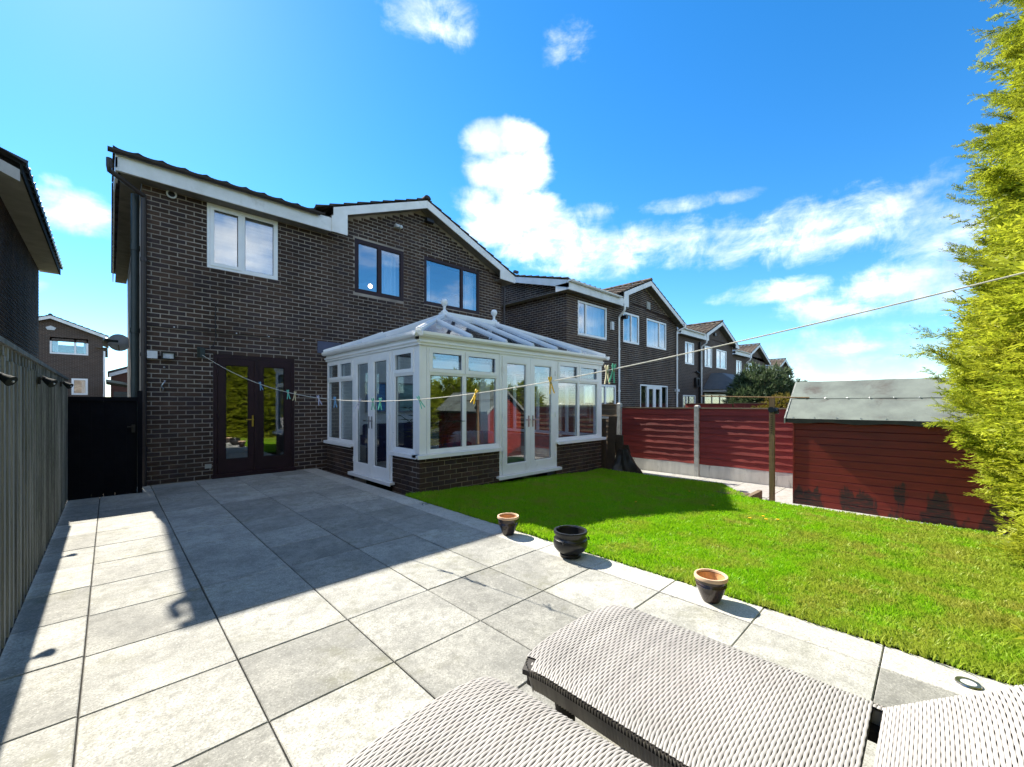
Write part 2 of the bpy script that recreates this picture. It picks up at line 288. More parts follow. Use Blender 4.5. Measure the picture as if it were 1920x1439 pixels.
# ------------------------------------------------------------------ mesh helpers
ID = lambda a, d, z: (a, d, z)
class MB:
    def __init__(s): s.v = []; s.f = []
    def add(s, vs, fs):
        k = len(s.v); s.v += [tuple(x) for x in vs]; s.f += [tuple(i+k for i in f) for f in fs]
    def box(s, x0, x1, y0, y1, z0, z1, T=ID):
        vs = [T(x, y, z) for z in (z0, z1) for x, y in ((x0, y0), (x1, y0), (x1, y1), (x0, y1))]
        s.add(vs, [(0, 3, 2, 1), (4, 5, 6, 7), (0, 1, 5, 4), (1, 2, 6, 5), (2, 3, 7, 6), (3, 0, 4, 7)])
    def ring(s, a0, a1, z0, z1, w, d0, d1, T=ID):
        s.box(a0, a1, d0, d1, z0, z0+w, T); s.box(a0, a1, d0, d1, z1-w, z1, T)
        s.box(a0, a0+w, d0, d1, z0+w, z1-w, T); s.box(a1-w, a1, d0, d1, z0+w, z1-w, T)
    def quad(s, *p): s.add(p, [tuple(range(len(p)))])
    def prism(s, poly, ext):     # poly: list of 3D points, ext: extrusion vector
        n = len(poly); e = Vector(ext); p = [Vector(q) for q in poly]
        s.add(p+[q+e for q in p], [tuple(range(n))[::-1], tuple(range(n, 2*n))]+[(i, (i+1) % n, n+(i+1) % n, n+i) for i in range(n)])
    def bar(s, p0, p1, w, h, up=(0, 0, 1)):
        p0 = Vector(p0); p1 = Vector(p1); d = (p1-p0).normalized(); sd = d.cross(Vector(up)).normalized()*w/2; u = sd.cross(d).normalized()*h/2
        vs = [p+a*sd+c*u for p in (p0, p1) for a, c in ((-1, -1), (1, -1), (1, 1), (-1, 1))]
        s.add(vs, [(0, 1, 2, 3), (7, 6, 5, 4), (0, 4, 5, 1), (1, 5, 6, 2), (2, 6, 7, 3), (3, 7, 4, 0)])
    def tube(s, pts, r, n=10, caps=True, r2=None):
        pts = [Vector(p) for p in pts]; k = len(pts); rs = r if isinstance(r, (list, tuple)) else [r]*k
        vs = []; prev = None
        for i, p in enumerate(pts):
            d = (pts[min(i+1, k-1)]-pts[max(i-1, 0)]).normalized()
            if prev is None: a = d.orthogonal().normalized()
            else:
                a = prev-d*prev.dot(d); a = a.normalized() if a.length > 1e-6 else d.orthogonal().normalized()
            prev = a; c = d.cross(a)
            vs += [p+(a*math.cos(2*PI*j/n)+c*math.sin(2*PI*j/n))*rs[i] for j in range(n)]
        fs = [(i*n+j, i*n+(j+1) % n, (i+1)*n+(j+1) % n, (i+1)*n+j) for i in range(k-1) for j in range(n)]
        if caps: fs += [tuple(range(n))[::-1], tuple(range((k-1)*n, k*n))]
        s.add(vs, fs)
    def lathe(s, prof, c=(0, 0, 0), n=28, axis='z'):
        vs = []; c = Vector(c)
        for r, z in prof:
            for j in range(n):
                a = 2*PI*j/n; x, y = r*math.cos(a), r*math.sin(a)
                vs.append(c+(Vector((x, y, z)) if axis == 'z' else Vector((x, -z, y)) if axis == 'y' else Vector((z, x, y))))
        k = len(prof)
        fs = [(i*n+j, i*n+(j+1) % n, (i+1)*n+(j+1) % n, (i+1)*n+j) for i in range(k-1) for j in range(n)]
        fs += [tuple(range(n))[::-1], tuple(range((k-1)*n, k*n))]
        s.add(vs, fs)
    def ball(s, c, r, n=12, sc=(1, 1, 1)):
        prof = [(max(1e-4, r*math.sin(PI*i/8)), -r*math.cos(PI*i/8)) for i in range(9)]
        k = len(s.v); s.lathe(prof, (0, 0, 0), n)
        s.v[k:] = [(c[0]+x*sc[0], c[1]+y*sc[1], c[2]+z*sc[2]) for x, y, z in s.v[k:]]
    def mesh(s, name, mat, smooth=False, recalc=True):
        me = bpy.data.meshes.new(name); me.from_pydata(s.v, [], s.f)
        if recalc:
            bm = bmesh.new(); bm.from_mesh(me); bmesh.ops.recalc_face_normals(bm, faces=bm.faces); bm.to_mesh(me); bm.free()
        mats = mat if isinstance(mat, (list, tuple)) else [mat]
        for q in mats: me.materials.append(q)
        if smooth:
            me.polygons.foreach_set('use_smooth', [True]*len(me.polygons))
            try: me.set_sharp_from_angle(angle=R(40))
            except Exception: pass
        me.update(); return me
    def build(s, name, mat, parent=None, smooth=False, loc=None, rot=None, recalc=True):
        return link(name, s.mesh(name, mat, smooth, recalc), parent, loc, rot)
def link(name, me, parent=None, loc=None, rot=None):
    o = bpy.data.objects.new(name, me); C.objects.link(o)
    if parent: o.parent = parent
    if loc: o.location = loc
    if rot: o.rotation_euler = rot
    return o
def tag(o, label, cat, group=None, kind=None):
    o['label'] = label; o['category'] = cat
    if group: o['group'] = group
    if kind: o['kind'] = kind
    return o
def thing(name, label, cat, loc=(0, 0, 0), rz=0, group=None):
    o = bpy.data.objects.new(name, None); o.empty_display_size = .1; C.objects.link(o); o.location = loc; o.rotation_euler = (0, 0, rz)
    return tag(o, label, cat, group)
def struct(o): o['kind'] = 'structure'; return o
def stuff(o): o['kind'] = 'stuff'; return o
def copy_tree(o, parent=None):
    c = o.copy(); C.objects.link(c); c.parent = parent
    for ch in list(o.children): copy_tree(ch, c)
    return c
def np_mesh(name, verts, faces_flat, per, mat, tone=None, smooth=False):
    """big mesh from numpy: verts (N,3); faces_flat (F,per)"""
    me = bpy.data.meshes.new(name); nv = len(verts); nf = len(faces_flat)
    me.vertices.add(nv); me.vertices.foreach_set('co', verts.astype(np.float32).ravel())
    me.loops.add(nf*per); me.loops.foreach_set('vertex_index', faces_flat.astype(np.int32).ravel())
    me.polygons.add(nf); me.polygons.foreach_set('loop_start', np.arange(0, nf*per, per, dtype=np.int32))
    me.materials.append(mat)
    if tone is not None:
        at = me.attributes.new('tone', 'FLOAT', 'POINT'); at.data.foreach_set('value', tone.astype(np.float32))
    me.update(calc_edges=True); return me

# ------------------------------------------------------------------ brickwork
BL_, BH, JT = .235, .08, .015
def brick_rects(x0, x1, z0, z1, openings=(), clip=None, ph=0):
    out = []; k = 0; z = z0
    while z + BH*.5 < z1:
        zt = min(z+BH, z1); zc = (z+zt)/2
        iv = [(x0, x1)]
        for ox0, ox1, oz0, oz1 in openings:
            if oz0-.02 < zc < oz1+.02:
                nv = []
                for a, c in iv:
                    if ox1 <= a or ox0 >= c: nv.append((a, c)); continue
                    if a < ox0: nv.append((a, ox0))
                    if c > ox1: nv.append((ox1, c))
                iv = nv
        off = (k % 2)*BL_/2+ph
        for a, c in iv:
            if clip:
                r = clip(zt)
                if r is None: continue
                a = max(a, r[0]); c = min(c, r[1])
            i = math.floor((a-x0-off)/BL_)
            while x0+off+i*BL_ < c-1e-6:
                q0 = max(a, x0+off+i*BL_); q1 = min(c, x0+off+(i+1)*BL_)
                if q1-q0 > .03: out.append((q0+JT/2 if q0 > a+1e-6 else q0+.002, q1-JT/2 if q1 < c-1e-6 else q1-.002, z+JT/2, zt-JT/2))
                i += 1
        z += BH; k += 1
    return out
def brick_geo(mb, x0, x1, z0, z1, pr, T=ID):
    c = .003
    vs = [(x0, 0, z0), (x1, 0, z0), (x1, 0, z1), (x0, 0, z1), (x0+c, -pr, z0+c), (x1-c, -pr, z0+c), (x1-c, -pr, z1-c), (x0+c, -pr, z1-c)]
    mb.add([T(a, d, z) for a, d, z in vs], [(4, 5, 6, 7), (0, 1, 5, 4), (1, 2, 6, 5), (2, 3, 7, 6), (3, 0, 4, 7)])
def wall_sheet(mb, x0, x1, z0, z1, openings, T=ID, reveal=.12, top=None):
    xs = sorted({x0, x1, *[o[0] for o in openings], *[o[1] for o in openings]}); zs = sorted({z0, z1, *[o[2] for o in openings], *[o[3] for o in openings]})
    xs = [x for x in xs if x0 <= x <= x1]; zs = [z for z in zs if z0 <= z <= z1]
    for i in range(len(xs)-1):
        for j in range(len(zs)-1):
            xc, zc = (xs[i]+xs[i+1])/2, (zs[j]+zs[j+1])/2
            if any(o[0] < xc < o[1] and o[2] < zc < o[3] for o in openings): continue
            mb.quad(*[T(a, 0, z) for a, z in ((xs[i], zs[j]), (xs[i+1], zs[j]), (xs[i+1], zs[j+1]), (xs[i], zs[j+1]))])
            mb.quad(*[T(a, reveal, z) for a, z in ((xs[i], zs[j]), (xs[i+1], zs[j]), (xs[i+1], zs[j+1]), (xs[i], zs[j+1]))])
    for a0, a1, c0, c1 in openings:
        for p, q in (((a0, c0), (a1, c0)), ((a1, c0), (a1, c1)), ((a1, c1), (a0, c1)), ((a0, c1), (a0, c0))):
            mb.quad(T(p[0], 0, p[1]), T(q[0], 0, q[1]), T(q[0], reveal, q[1]), T(p[0], reveal, p[1]))

# ------------------------------------------------------------------ windows and doors (local: a along wall, d into the wall, z up)
m_seal = M('black_rubber_seal', (.02, .02, .022), None, 9, .6)
def panes_of(par, T, lights, mat, d=.03, name='pane'):
    sm = MB()
    for a0, a1, z0, z1 in lights: sm.ring(a0, a1, z0, z1, .007, d-.006, d-.0005, T)
    stuff(sm.build('seal', m_seal, par))
    for a0, a1, z0, z1 in lights:
        p = MB(); p.box(a0-.008, a1+.008, d, d+.008, z0-.008, z1+.008, T); p.build(name, mat, par)
def window(par, T, a0, a1, z0, z1, muls=(), tr=None, mat=None, fw=.055, sash=(), cill=False, name='window', back=None, d0=.0, pmat=None, curtains=()):
    """muls: mullion positions; tr: transom height; sash: indices of lights with an opening casement"""
    mat = mat or m_white; mb = MB(); e = .002
    a0 += e; a1 -= e; z0 += e; z1 -= e
    mb.ring(a0, a1, z0, z1, fw, d0, d0+.07, T)
    edges = [a0+fw] + [x for mm in muls for x in (mm-fw*.5, mm+fw*.5)] + [a1-fw]
    cols = [(edges[2*i], edges[2*i+1]) for i in range(len(muls)+1)]
    for mm in muls: mb.box(mm-fw*.5, mm+fw*.5, d0, d0+.07, z0+fw, z1-fw, T)
    rows = [(z0+fw, z1-fw)]
    if tr:
        rows = [(z0+fw, tr-fw*.45), (tr+fw*.45, z1-fw)]
        for c0, c1 in cols: mb.box(c0, c1, d0+.001, d0+.069, tr-fw*.45, tr+fw*.45, T)
    lights = []; n = 0
    for r0, r1 in rows:
        for c0, c1 in cols:
            if n in sash:
                mb.ring(c0-.02, c1+.02, r0-.02, r1+.02, .062, d0-.014, d0-.001, T)
                lights.append((c0+.042, c1-.042, r0+.042, r1-.042))
            else:
                mb.ring(c0, c1, r0, r1, .012, d0+.012, d0+.05, T)
                lights.append((c0+.012, c1-.012, r0+.012, r1-.012))
            n += 1
    if cill: mb.box(a0-.04, a1+.04, d0-.07, d0+.06, z0-.045, z0-.002, T)
    o = mb.build(name, mat, par)
    panes_of(o, T, lights, pmat or m_glass)
    if back:
        q = MB(); q.box(a0+.03, a1-.03, .16, .165, z0+.02, z1-.02, T); q.build('blind', back, o)
    for c0, c1 in curtains:
        q = MB(); nn = max(3, int((c1-c0)/.03)); pts = [(c0+(c1-c0)*i/nn, .22+.025*math.sin(i*1.9)) for i in range(nn+1)]
        for i in range(nn): q.quad(T(pts[i][0], pts[i][1], z0), T(pts[i+1][0], pts[i+1][1], z0), T(pts[i+1][0], pts[i+1][1], z1), T(pts[i][0], pts[i][1], z1))
        q.build('curtain', m_curtain, o, True)
    return o
def door_leaf(par, T, a0, a1, z0, z1, mat, handle=None, hm=None, fw=.1, bot=.17, hinge=None, d0=-.005):
    mb = MB(); a0 += .003; a1 -= .003
    mb.box(a0, a1, d0, d0+.06, z0, z0+bot, T); mb.box(a0, a1, d0, d0+.06, z1-fw, z1, T)
    mb.box(a0, a0+fw, d0, d0+.06, z0+bot, z1-fw, T); mb.box(a1-fw, a1, d0, d0+.06, z0+bot, z1-fw, T)
    mb.ring(a0+fw, a1-fw, z0+bot, z1-fw, .014, d0+.01, d0+.05, T)
    o = mb.build('door', mat, par)
    panes_of(o, T, [(a0+fw+.014, a1-fw-.014, z0+bot+.014, z1-fw-.014)], m_glass, d0+.03)
    if handle is not None:
        h = MB(); hx = a1-fw*.5 if handle > 0 else a0+fw*.5; hz = z0+.98
        h.box(hx-.014, hx+.014, d0-.012, d0-.001, hz-.11, hz+.11, T)
        h.box(hx-.012, hx+.012, d0-.05, d0-.012, hz+.02, hz+.04, T)
        s = -1 if handle > 0 else 1
        h.box(min(hx, hx+s*.12), max(hx, hx+s*.12), d0-.062, d0-.045, hz+.02, hz+.04, T)
        h.build('handle', hm or m_steel, o)
    if hinge is not None:
        hx = a0 if hinge < 0 else a1
        for zz in (z0+.25, (z0+z1)/2, z1-.25):
            g = MB(); p = T(hx, d0-.012, zz-.05); q = T(hx, d0-.012, zz+.05); g.tube([p, q], .011, 8); g.build('hinge', mat, o)
    return o

# ------------------------------------------------------------------ roofs
def roof_slope(mb, P0, A, U, L, SL, w=.30, course=.33, amp=.028, step=5):
    P0 = Vector(P0); A = Vector(A).normalized(); U = Vector(U).normalized(); N = A.cross(U).normalized()
    if N.z < 0: N = -N
    na = max(2, int(L/(w/step))); a = [L*i/na for i in range(na+1)]
    prof = [amp*max(0, math.cos(2*PI*x/w))**1.3 for x in a]
    nc = max(1, math.ceil(SL/course-.02))
    for k in range(nc):
        s0 = k*course-(.02 if k else 0); s1 = min(SL, (k+1)*course)
        jit = [random.uniform(0, .006) for _ in range(int(L/w)+2)]
        lo = [P0+A*a[i]+U*s0+N*(prof[i]+.034+jit[int(a[i]/w)]) for i in range(na+1)]
        hi = [P0+A*a[i]+U*s1+N*(prof[i]+.004) for i in range(na+1)]
        un = [P0+A*a[i]+U*s0+N*(prof[i]*.6-.002) for i in range(na+1)]
        vs = lo+hi+un; n = na+1
        fs = [(i, i+1, n+i+1, n+i) for i in range(na)]+[(2*n+i, 2*n+i+1, i+1, i) for i in range(na)]
        fs += [(0, n, 2*n), (na, 2*n+na, n+na)]
        mb.add(vs, fs)
def ridge_run(mb, p0, p1, r=.10, seg=.45):
    p0 = Vector(p0); p1 = Vector(p1); L = (p1-p0).length; d = (p1-p0)/L; n = max(1, int(L/seg))
    sd = d.cross(Vector((0, 0, 1))).normalized()
    for i in range(n):
        a = p0+d*(L*i/n); c = p0+d*(L*(i+1)/n-.012); vs = []
        for p, rr in ((a, r), (c, r*.94)):
            vs += [p+sd*rr*math.cos(PI*j/6)+Vector((0, 0, rr*.85*math.sin(PI*j/6)-.02)) for j in range(7)]
        mb.add(vs, [(j, j+1, 7+j+1, 7+j) for j in range(6)]+[tuple(range(7))])

# ------------------------------------------------------------------ the house type of the row
WALLW, XG, PX = 8.30, 3.05, 5.42      # width, start of gable wing, ridge x
ZW = 5.36
ZE, ZSOF, ZPK = 5.41, 5.13, 6.60      # eave tile line, soffit level, ridge level
SLP = (ZPK-ZE)/2.95                    # wing slope
MPITCH = math.tan(R(14.5))
def verge_z(x): return ZPK-SLP*abs(x-PX)
def gable_clip(zt):
    h = ZPK-.20-zt
    if h <= .05: return None
    return (max(XG-.3, PX-h/SLP), min(WALLW, PX+h/SLP))
def house(label, X, Y, openings, bricks, leftside, tile, dz=0, group='brick houses of one row', near=False, farwall=None):
    h = thing('brick_house', label, 'house', (X, Y, dz), 0, group)
    T = ID
    wm = farwall or m_mortar
    z0 = -.35
    w = MB(); wall_sheet(w, 0, WALLW, z0, ZW, openings, T)
    # gable triangle above the eaves, side and front walls
    g = MB()
    zt = ZW
    gp = [(XG-.05, 0, zt), (WALLW, 0, zt), (WALLW, 0, verge_z(WALLW)-.10), (PX, 0, ZPK-.10), (XG-.05, 0, verge_z(XG-.05)-.10)]
    w.quad(*gp)
    w.quad((0, 0, z0), (0, 8, z0), (0, 8, ZW), (0, 0, ZW))
    w.quad((0, 0, ZW), (0, 8, ZW), (0, 8, ZE-.05), (0, 4, ZE-.06+4*MPITCH), (0, 0, ZE-.05))
    w.quad((WALLW, 0, z0), (WALLW, 8, z0), (WALLW, 8, ZSOF+.3), (WALLW, 0, ZSOF+.3))
    w.quad((0, 8, z0), (WALLW, 8, z0), (WALLW, 8, ZE+.2), (0, 8, ZE+.2))
    w.build('wall', wm, h, recalc=False)
    if bricks:
        allb = [('f', r) for r in brick_rects(0, WALLW, z0+.03, z0+.03+71*BH-.001, list(openings)+list(bricks))]
        allb += [('f', r) for r in brick_rects(0, WALLW, z0+.03+71*BH, ZPK-.1, (), gable_clip, BL_/2)]
        st = MB(); TL = lambda a, d, z: (d, a, z)
        singles = []
        if near:
            def score(r):
                wx, wy, wz = X+(r[0]+r[1])/2, Y, (r[2]+r[3])/2-1.4
                f = .698*wx+.716*wy
                return f
            full = [r for _, r in allb if r[1]-r[0] > BL_*.9 and r[2] > .1]
            full.sort(key=score); singles = set(full[:300])
            sb = MB(); hw = (BL_-JT)/2; hh = (BH-JT)/2; brick_geo(sb, -hw, hw, -hh, hh, .008); bme = sb.mesh('brick', m_brick)
        for _, r in allb:
            if r in singles:
                o = link('brick', bme, h, ((r[0]+r[1])/2, random.uniform(-.002, .001), (r[2]+r[3])/2), (0, random.uniform(-.004, .004), 0))
                o.scale = ((r[1]-r[0])/(2*hw), 1, 1)
            else: brick_geo(st, *r, .007+random.uniform(-.002, .003))
        if leftside:
            for r in brick_rects(0, 8, z0+.03, z0+.03+71*BH-.001): brick_geo(st, *r, .007, TL)
            for r in brick_rects(0, 8, z0+.03+71*BH, ZE+.9, (), lambda z: (max(0, (z-ZE+.06)/MPITCH), 8-max(0, (z-ZE+.06)/MPITCH)) if z < ZE+.9 else None): brick_geo(st, *r, .007, TL)
        stuff(st.build('brickwork', m_brick, h))
    # roof
    ov = .33; sl = (4+ov)/math.cos(R(14.5))
    r = MB()
    roof_slope(r, (-.36, -ov, ZE), (1, 0, 0), (0, 1, MPITCH), 3.25, sl)
    roof_slope(r, (3.2, 8+ov, ZE), (-1, 0, 0), (0, -1, MPITCH), 3.56, sl)
    yf = 4.2 if not near else 7.0
    wl = math.hypot(PX-2.72, SLP*(PX-2.72))
    roof_slope(r, (2.72, -ov, verge_z(2.72)), (0, 1, 0), (1, 0, SLP), 8.3, wl)
    roof_slope(r, (WALLW+.28, -ov, verge_z(WALLW+.28)), (0, 1, 0), (-1, 0, SLP), 8.3, math.hypot(WALLW+.28-PX, SLP*(WALLW+.28-PX)))
    r.build('roof', tile, h, recalc=False)
    rd = MB(); ridge_run(rd, (PX, -ov-.02, ZPK+.05), (PX, 8, ZPK+.05)); stuff(rd.build('ridge_tiles', tile, h, recalc=False))
    rd = MB(); ridge_run(rd, (-.34, 4, ZE+4.33*MPITCH+.04), (3.5, 4, ZE+4.33*MPITCH+.04)); stuff(rd.build('ridge_tiles', tile, h, recalc=False))
    # eaves: fascia, soffit, gutter
    f = MB(); f.box(-.30, XG-.02, -ov+.02, -ov+.05, ZSOF-.02, ZE-.01); f.build('fascia', m_paint, h)
    s_ = MB(); s_.box(-.27, XG-.02, -ov+.052, -.012, ZSOF-.01, ZSOF+.012)
    s_.box(-.27, -.012, -.012, 8.2, ZSOF-.01, ZSOF+.012); s_.build('soffit', m_soffit, h)
    gt = MB(); n = 8
    ga, gb_ = -.42 if near else -.32, XG-.28
    vs = []
    for x in (ga, gb_):
        for rr in (.056, .050):
            vs += [(x, -ov-.045-rr*math.cos(PI*j/n), ZE-.01-rr*math.sin(PI*j/n)) for j in range(n+1)]
    m_ = n+1
    fs = [(j, j+1, 2*m_+j+1, 2*m_+j) for j in range(n)]+[(m_+j, m_+j+1, 3*m_+j+1, 3*m_+j) for j in range(n)]+[(0, m_, 3*m_, 2*m_), (n, m_+n, 3*m_+n, 2*m_+n)]
    fs += [tuple(range(m_))]+[tuple(range(2*m_, 3*m_))]
    gt.add(vs, fs); gt.build('gutter', m_brownpipe if near else m_white, h)
    # barge boards
    bb = MB()
    def board(x0, x1, dep=.19, y=-ov):
        zt0, zt1 = verge_z(x0)-.015, verge_z(x1)-.015
        bb.prism([(x0, y, zt0-dep), (x1, y, zt1-dep), (x1, y, zt1), (x0, y, zt0)], (0, .028, 0))
    board(XG+.02, PX-.002); board(PX+.002, WALLW+.26)
    bb.prism([(XG-.02, -ov-.004, ZSOF-.02), (XG+.32, -ov-.004, ZSOF-.02), (XG+.32, -ov-.004, verge_z(XG+.32)-.18), (XG-.02, -ov-.004, verge_z(XG)-.2)], (0, .026, 0))
    if Y < 30: bb.prism([(WALLW-.34, -ov-.004, ZSOF-.0), (WALLW+.28, -ov-.004, ZSOF-.02), (WALLW+.28, -ov-.004, verge_z(WALLW+.28)-.03), (WALLW-.34, -ov-.004, verge_z(WALLW-.34)-.18)], (0, .026, 0))
    bb.build('barge_board', m_paint, h)
    us = MB()   # verge soffits and box end
    us.prism([(PX, -ov+.03, ZPK-.15), (WALLW+.2, -ov+.03, verge_z(WALLW+.2)-.15), (WALLW+.2, -ov+.03, verge_z(WALLW+.2)-.17), (PX, -ov+.03, ZPK-.17)], (0, ov-.04, 0))
    us.prism([(PX, -ov+.03, ZPK-.15), (XG, -ov+.03, verge_z(XG)-.15), (XG, -ov+.03, verge_z(XG)-.17), (PX, -ov+.03, ZPK-.17)], (0, ov-.04, 0))
    us.box(WALLW-.3, WALLW+.25, -ov+.03, 7.9, ZSOF-.012, ZSOF+.01)
    us.build('verge_soffit', m_soffit, h)
    sb2 = MB()
    for sgn in (1,):
        sb2.prism([(-.33, -ov, ZE-.26), (-.33, -ov, ZE-.02), (-.33, 4, ZE-.02+4.33*MPITCH), (-.33, 4, ZE-.2+4.33*MPITCH)], (.025, 0, 0))
        sb2.prism([(-.33, 8+ov, ZE-.26), (-.33, 8+ov, ZE-.02), (-.33, 4.002, ZE-.02+4.33*MPITCH), (-.33, 4.002, ZE-.2+4.33*MPITCH)], (.025, 0, 0))
    sb2.box(-.33, -.02, -ov+.052, -ov+.075, ZSOF-.02, ZE-.05); sb2.box(-.33, -.3, -ov, .2, ZSOF-.03, ZE-.1)
    sb2.build('side_barge_board', m_paint, h)
    # rooms behind the windows
    rm = MB(); y0, y1 = .13, 4.2
    for za, zb in ((.03, 2.45), (2.6, 5.15)):
        rm.quad((.1, y0, za), (8.2, y0, za), (8.2, y1, za), (.1, y1, za)); rm.quad((.1, y0, zb), (8.2, y0, zb), (8.2, y1, zb), (.1, y1, zb))
        rm.quad((.1, y1, za), (8.2, y1, za), (8.2, y1, zb), (.1, y1, zb))
        for xx in (.1, 3.15, 5.2, 8.2): rm.quad((xx, y0, za), (xx, y1, za), (xx, y1, zb), (xx, y0, zb))
    rm.build('interior', m_plaster, h, recalc=False)
    return h
def downpipe(par, x, y, z0, z1, mat, r=.035, swan=None, name='downpipe'):
    p = MB(); pts = [(x, y, z0), (x, y, z1)]
    if swan: pts = [(x, y, z0), (x, y, z1-.22), (x, y-.02, z1-.18), (swan[0], swan[1]+.02, z1-.02), (swan[0], swan[1], z1+.03), (swan[0], swan[1], z1+.16)]
    p.tube(pts, r, 10); 
    k = z0+.6
    while k < z1-.3: p.tube([(x, y, k), (x, y, k+.06)], r*1.3, 10); k += 1.6
    return p.build(name, mat, par, True)

# ================================================================== SETTING
def up(x, y): return 0
g = MB(); g.quad((-400, -400, -.42), (400, -400, -.42), (400, 600, -.42), (-400, 600, -.42)); struct(g.build('ground', m_soil))
# paving: grey slabs 610 mm, pale edging along the lawn
pat = MB(); pat.box(-.45, 3.225, -1.6, 9.38, -.09, -.024)
patio = struct(pat.build('patio', m_joint))
SLAB = {}
def slab(x0, x1, y0, y1, mat, name):
    gx, gy = x1-x0-.007, y1-y0-.005; k = (round(gx, 3), round(gy, 3), mat.name)
    if k not in SLAB:
        b_ = MB(); hx, hy, c = gx/2, gy/2, .004
        vs = [(-hx, -hy, -.03), (hx, -hy, -.03), (hx, hy, -.03), (-hx, hy, -.03), (-hx, -hy, -c), (hx, -hy, -c), (hx, hy, -c), (-hx, hy, -c), (-hx+c, -hy+c, 0), (hx-c, -hy+c, 0), (hx-c, hy-c, 0), (-hx+c, hy-c, 0)]
        b_.add(vs, [(8, 9, 10, 11)]+[(i, (i+1) % 4, 4+(i+1) % 4, 4+i) for i in range(4)]+[(4+i, 4+(i+1) % 4, 8+(i+1) % 4, 8+i) for i in range(4)])
        SLAB[k] = b_.mesh(name, mat, recalc=False)
    o = link(name, SLAB[k], patio, ((x0+x1)/2, (y0+y1)/2, random.uniform(-.0025, .0015)), (random.uniform(-.002, .002), random.uniform(-.002, .002), random.uniform(-.002, .002)))
    return o
VY = [-1.02+.6145*i for i in range(18)]
VY = [v for v in VY if v < 9.0]+[9.37]
colx = [-.10, .505, 1.11, 1.718, 2.328, 2.935]
for j in range(len(VY)-1):
    for i in range(5):
        x1 = colx[i+1]
        slab(colx[i], x1, VY[j], VY[j+1], m_slab, 'paving_slab')
    o = slab(2.935, 3.222, VY[j], VY[j+1], m_slab_edge, 'edging_slab')
for j in range(len(VY)-1):
    slab(-.435, -.10, VY[j]+(.02 if j else 0), VY[j+1]+.02 if j < len(VY)-2 else VY[j+1], m_slab, 'paving_slab')

# lawn, slightly sloping towards the right-hand fence
def redge(v):
    return 7.46 if v < 2.1 else 7.46+(v-2.1)/.75*.92 if v < 2.85 else 8.38
def lz(u, v):
    return .004-.155*min(1, max(0, (u-3.4)/4.2)) + .012*math.sin(u*2.1+v*1.3)*min(1, max(0, (u-3.3)))
lawn = MB(); NU, NV = 40, 56
vs = []
for j in range(NV+1):
    v = -2.2+(5.56+2.2)*j/NV; e = redge(v)
    for i in range(NU+1):
        u = 3.232+(e-3.232)*i/NU; vs.append((u, v, lz(u, v)))
k0 = len(vs)
for j in range(NV+1): vs.append((vs[j*(NU+1)+NU][0]+.005, vs[j*(NU+1)+NU][1], -.34))
fs = [(j*(NU+1)+i, j*(NU+1)+i+1, (j+1)*(NU+1)+i+1, (j+1)*(NU+1)+i) for j in range(NV) for i in range(NU)]
fs += [(j*(NU+1)+NU, k0+j, k0+j+1, (j+1)*(NU+1)+NU) for j in range(NV)]
lawn.add(vs, fs); lawn_o = struct(lawn.build('lawn', m_lawn, None, True))
# low path by the fence
p_ = MB(); p_.box(7.2, 9.74, -3, 10.5, -.40, -.30); path = struct(p_.build('path', m_path))
for k in range(12):
    y = -2.4+k*.75
    f_ = MB(); f_.box(7.5 if y < 2 else 8.42, 9.70, y+.006, y+.744, -.299, -.286); f_.build('path_slab', m_path, path)
kb = MB(); kb.box(7.465, 7.52, -2.0, 2.08, -.3, -.165); struct(kb.build('lawn_kerb', m_path))
kb = MB(); kb.box(8.385, 8.43, 2.9, 5.5, -.3, -.17); struct(kb.build('lawn_kerb', m_path))

# ================================================================== OUR HOUSE
doorA = (.985, 2.385, .02, 2.33)
opA = [(.893, 2.072, 3.92, 5.12), (3.672, 4.936, 3.98, 5.24), (5.529, 7.421, 4.02, 5.29), doorA]
consmask = (3.08, 8.0, -.3, 2.52)
A = house('dark brick house with white conservatory and brown French doors on the patio', .40, 9.40, opA+[(5.6, 7.4, .05, 2.1)], [consmask], False, m_tile, near=True)
window(A, ID, *opA[0], pmat=m_glass_up, muls=(1.455,), mat=m_white, sash=(0,), back=m_blind, fw=.065)
wn = window(A, ID, *opA[1], pmat=m_glass_up, muls=(4.29,), mat=m_brownpvc, fw=.085, curtains=((4.45, 4.82),))
wl_ = MB(); wl_.ball((4.62, 1.2, 4.55), .06); lm = bpy.data.materials.new('lit_bulb'); lm.use_nodes = True
lm.node_tree.nodes['Principled BSDF'].inputs['Emission Color'].default_value = (1, .72, .5, 1); lm.node_tree.nodes['Principled BSDF'].inputs['Emission Strength'].default_value = 2.5
wl_.build('ceiling_bulb', lm, wn)
window(A, ID, *opA[2], pmat=m_glass_up, muls=(6.775,), mat=m_brownpvc, fw=.075, curtains=((5.62, 5.86), (7.05, 7.33)))
# brown French doors
df = MB(); a0, a1, z0, z1 = doorA
df.box(a0+.002, a0+.065, -.004, .08, z0, z1-.002); df.box(a1-.065, a1-.002, -.004, .08, z0, z1-.002); df.box(a0+.065, a1-.065, -.004, .08, z1-.075, z1-.002)
df.box(a0-.02, a1+.02, -.05, .08, z0-.02, z0+.055); df.build('door_frame', m_brownpvc, A)
dm = 1.682
for s_, x0, x1 in ((1, a0+.067, dm), (-1, dm, a1-.067)):
    lf = door_leaf(A, ID, x0, x1, z0+.058, z1-.078, m_brownpvc, 1 if s_ > 0 else None, m_brass, .115, .25, hinge=-1 if s_ > 0 else 1, d0=-.012)
tv = MB(); tv.box(dm-.03, dm+.03, -.03, -.0125, z0+.06, z1-.08); tv.build('door_cover_strip', m_brownpvc, A)
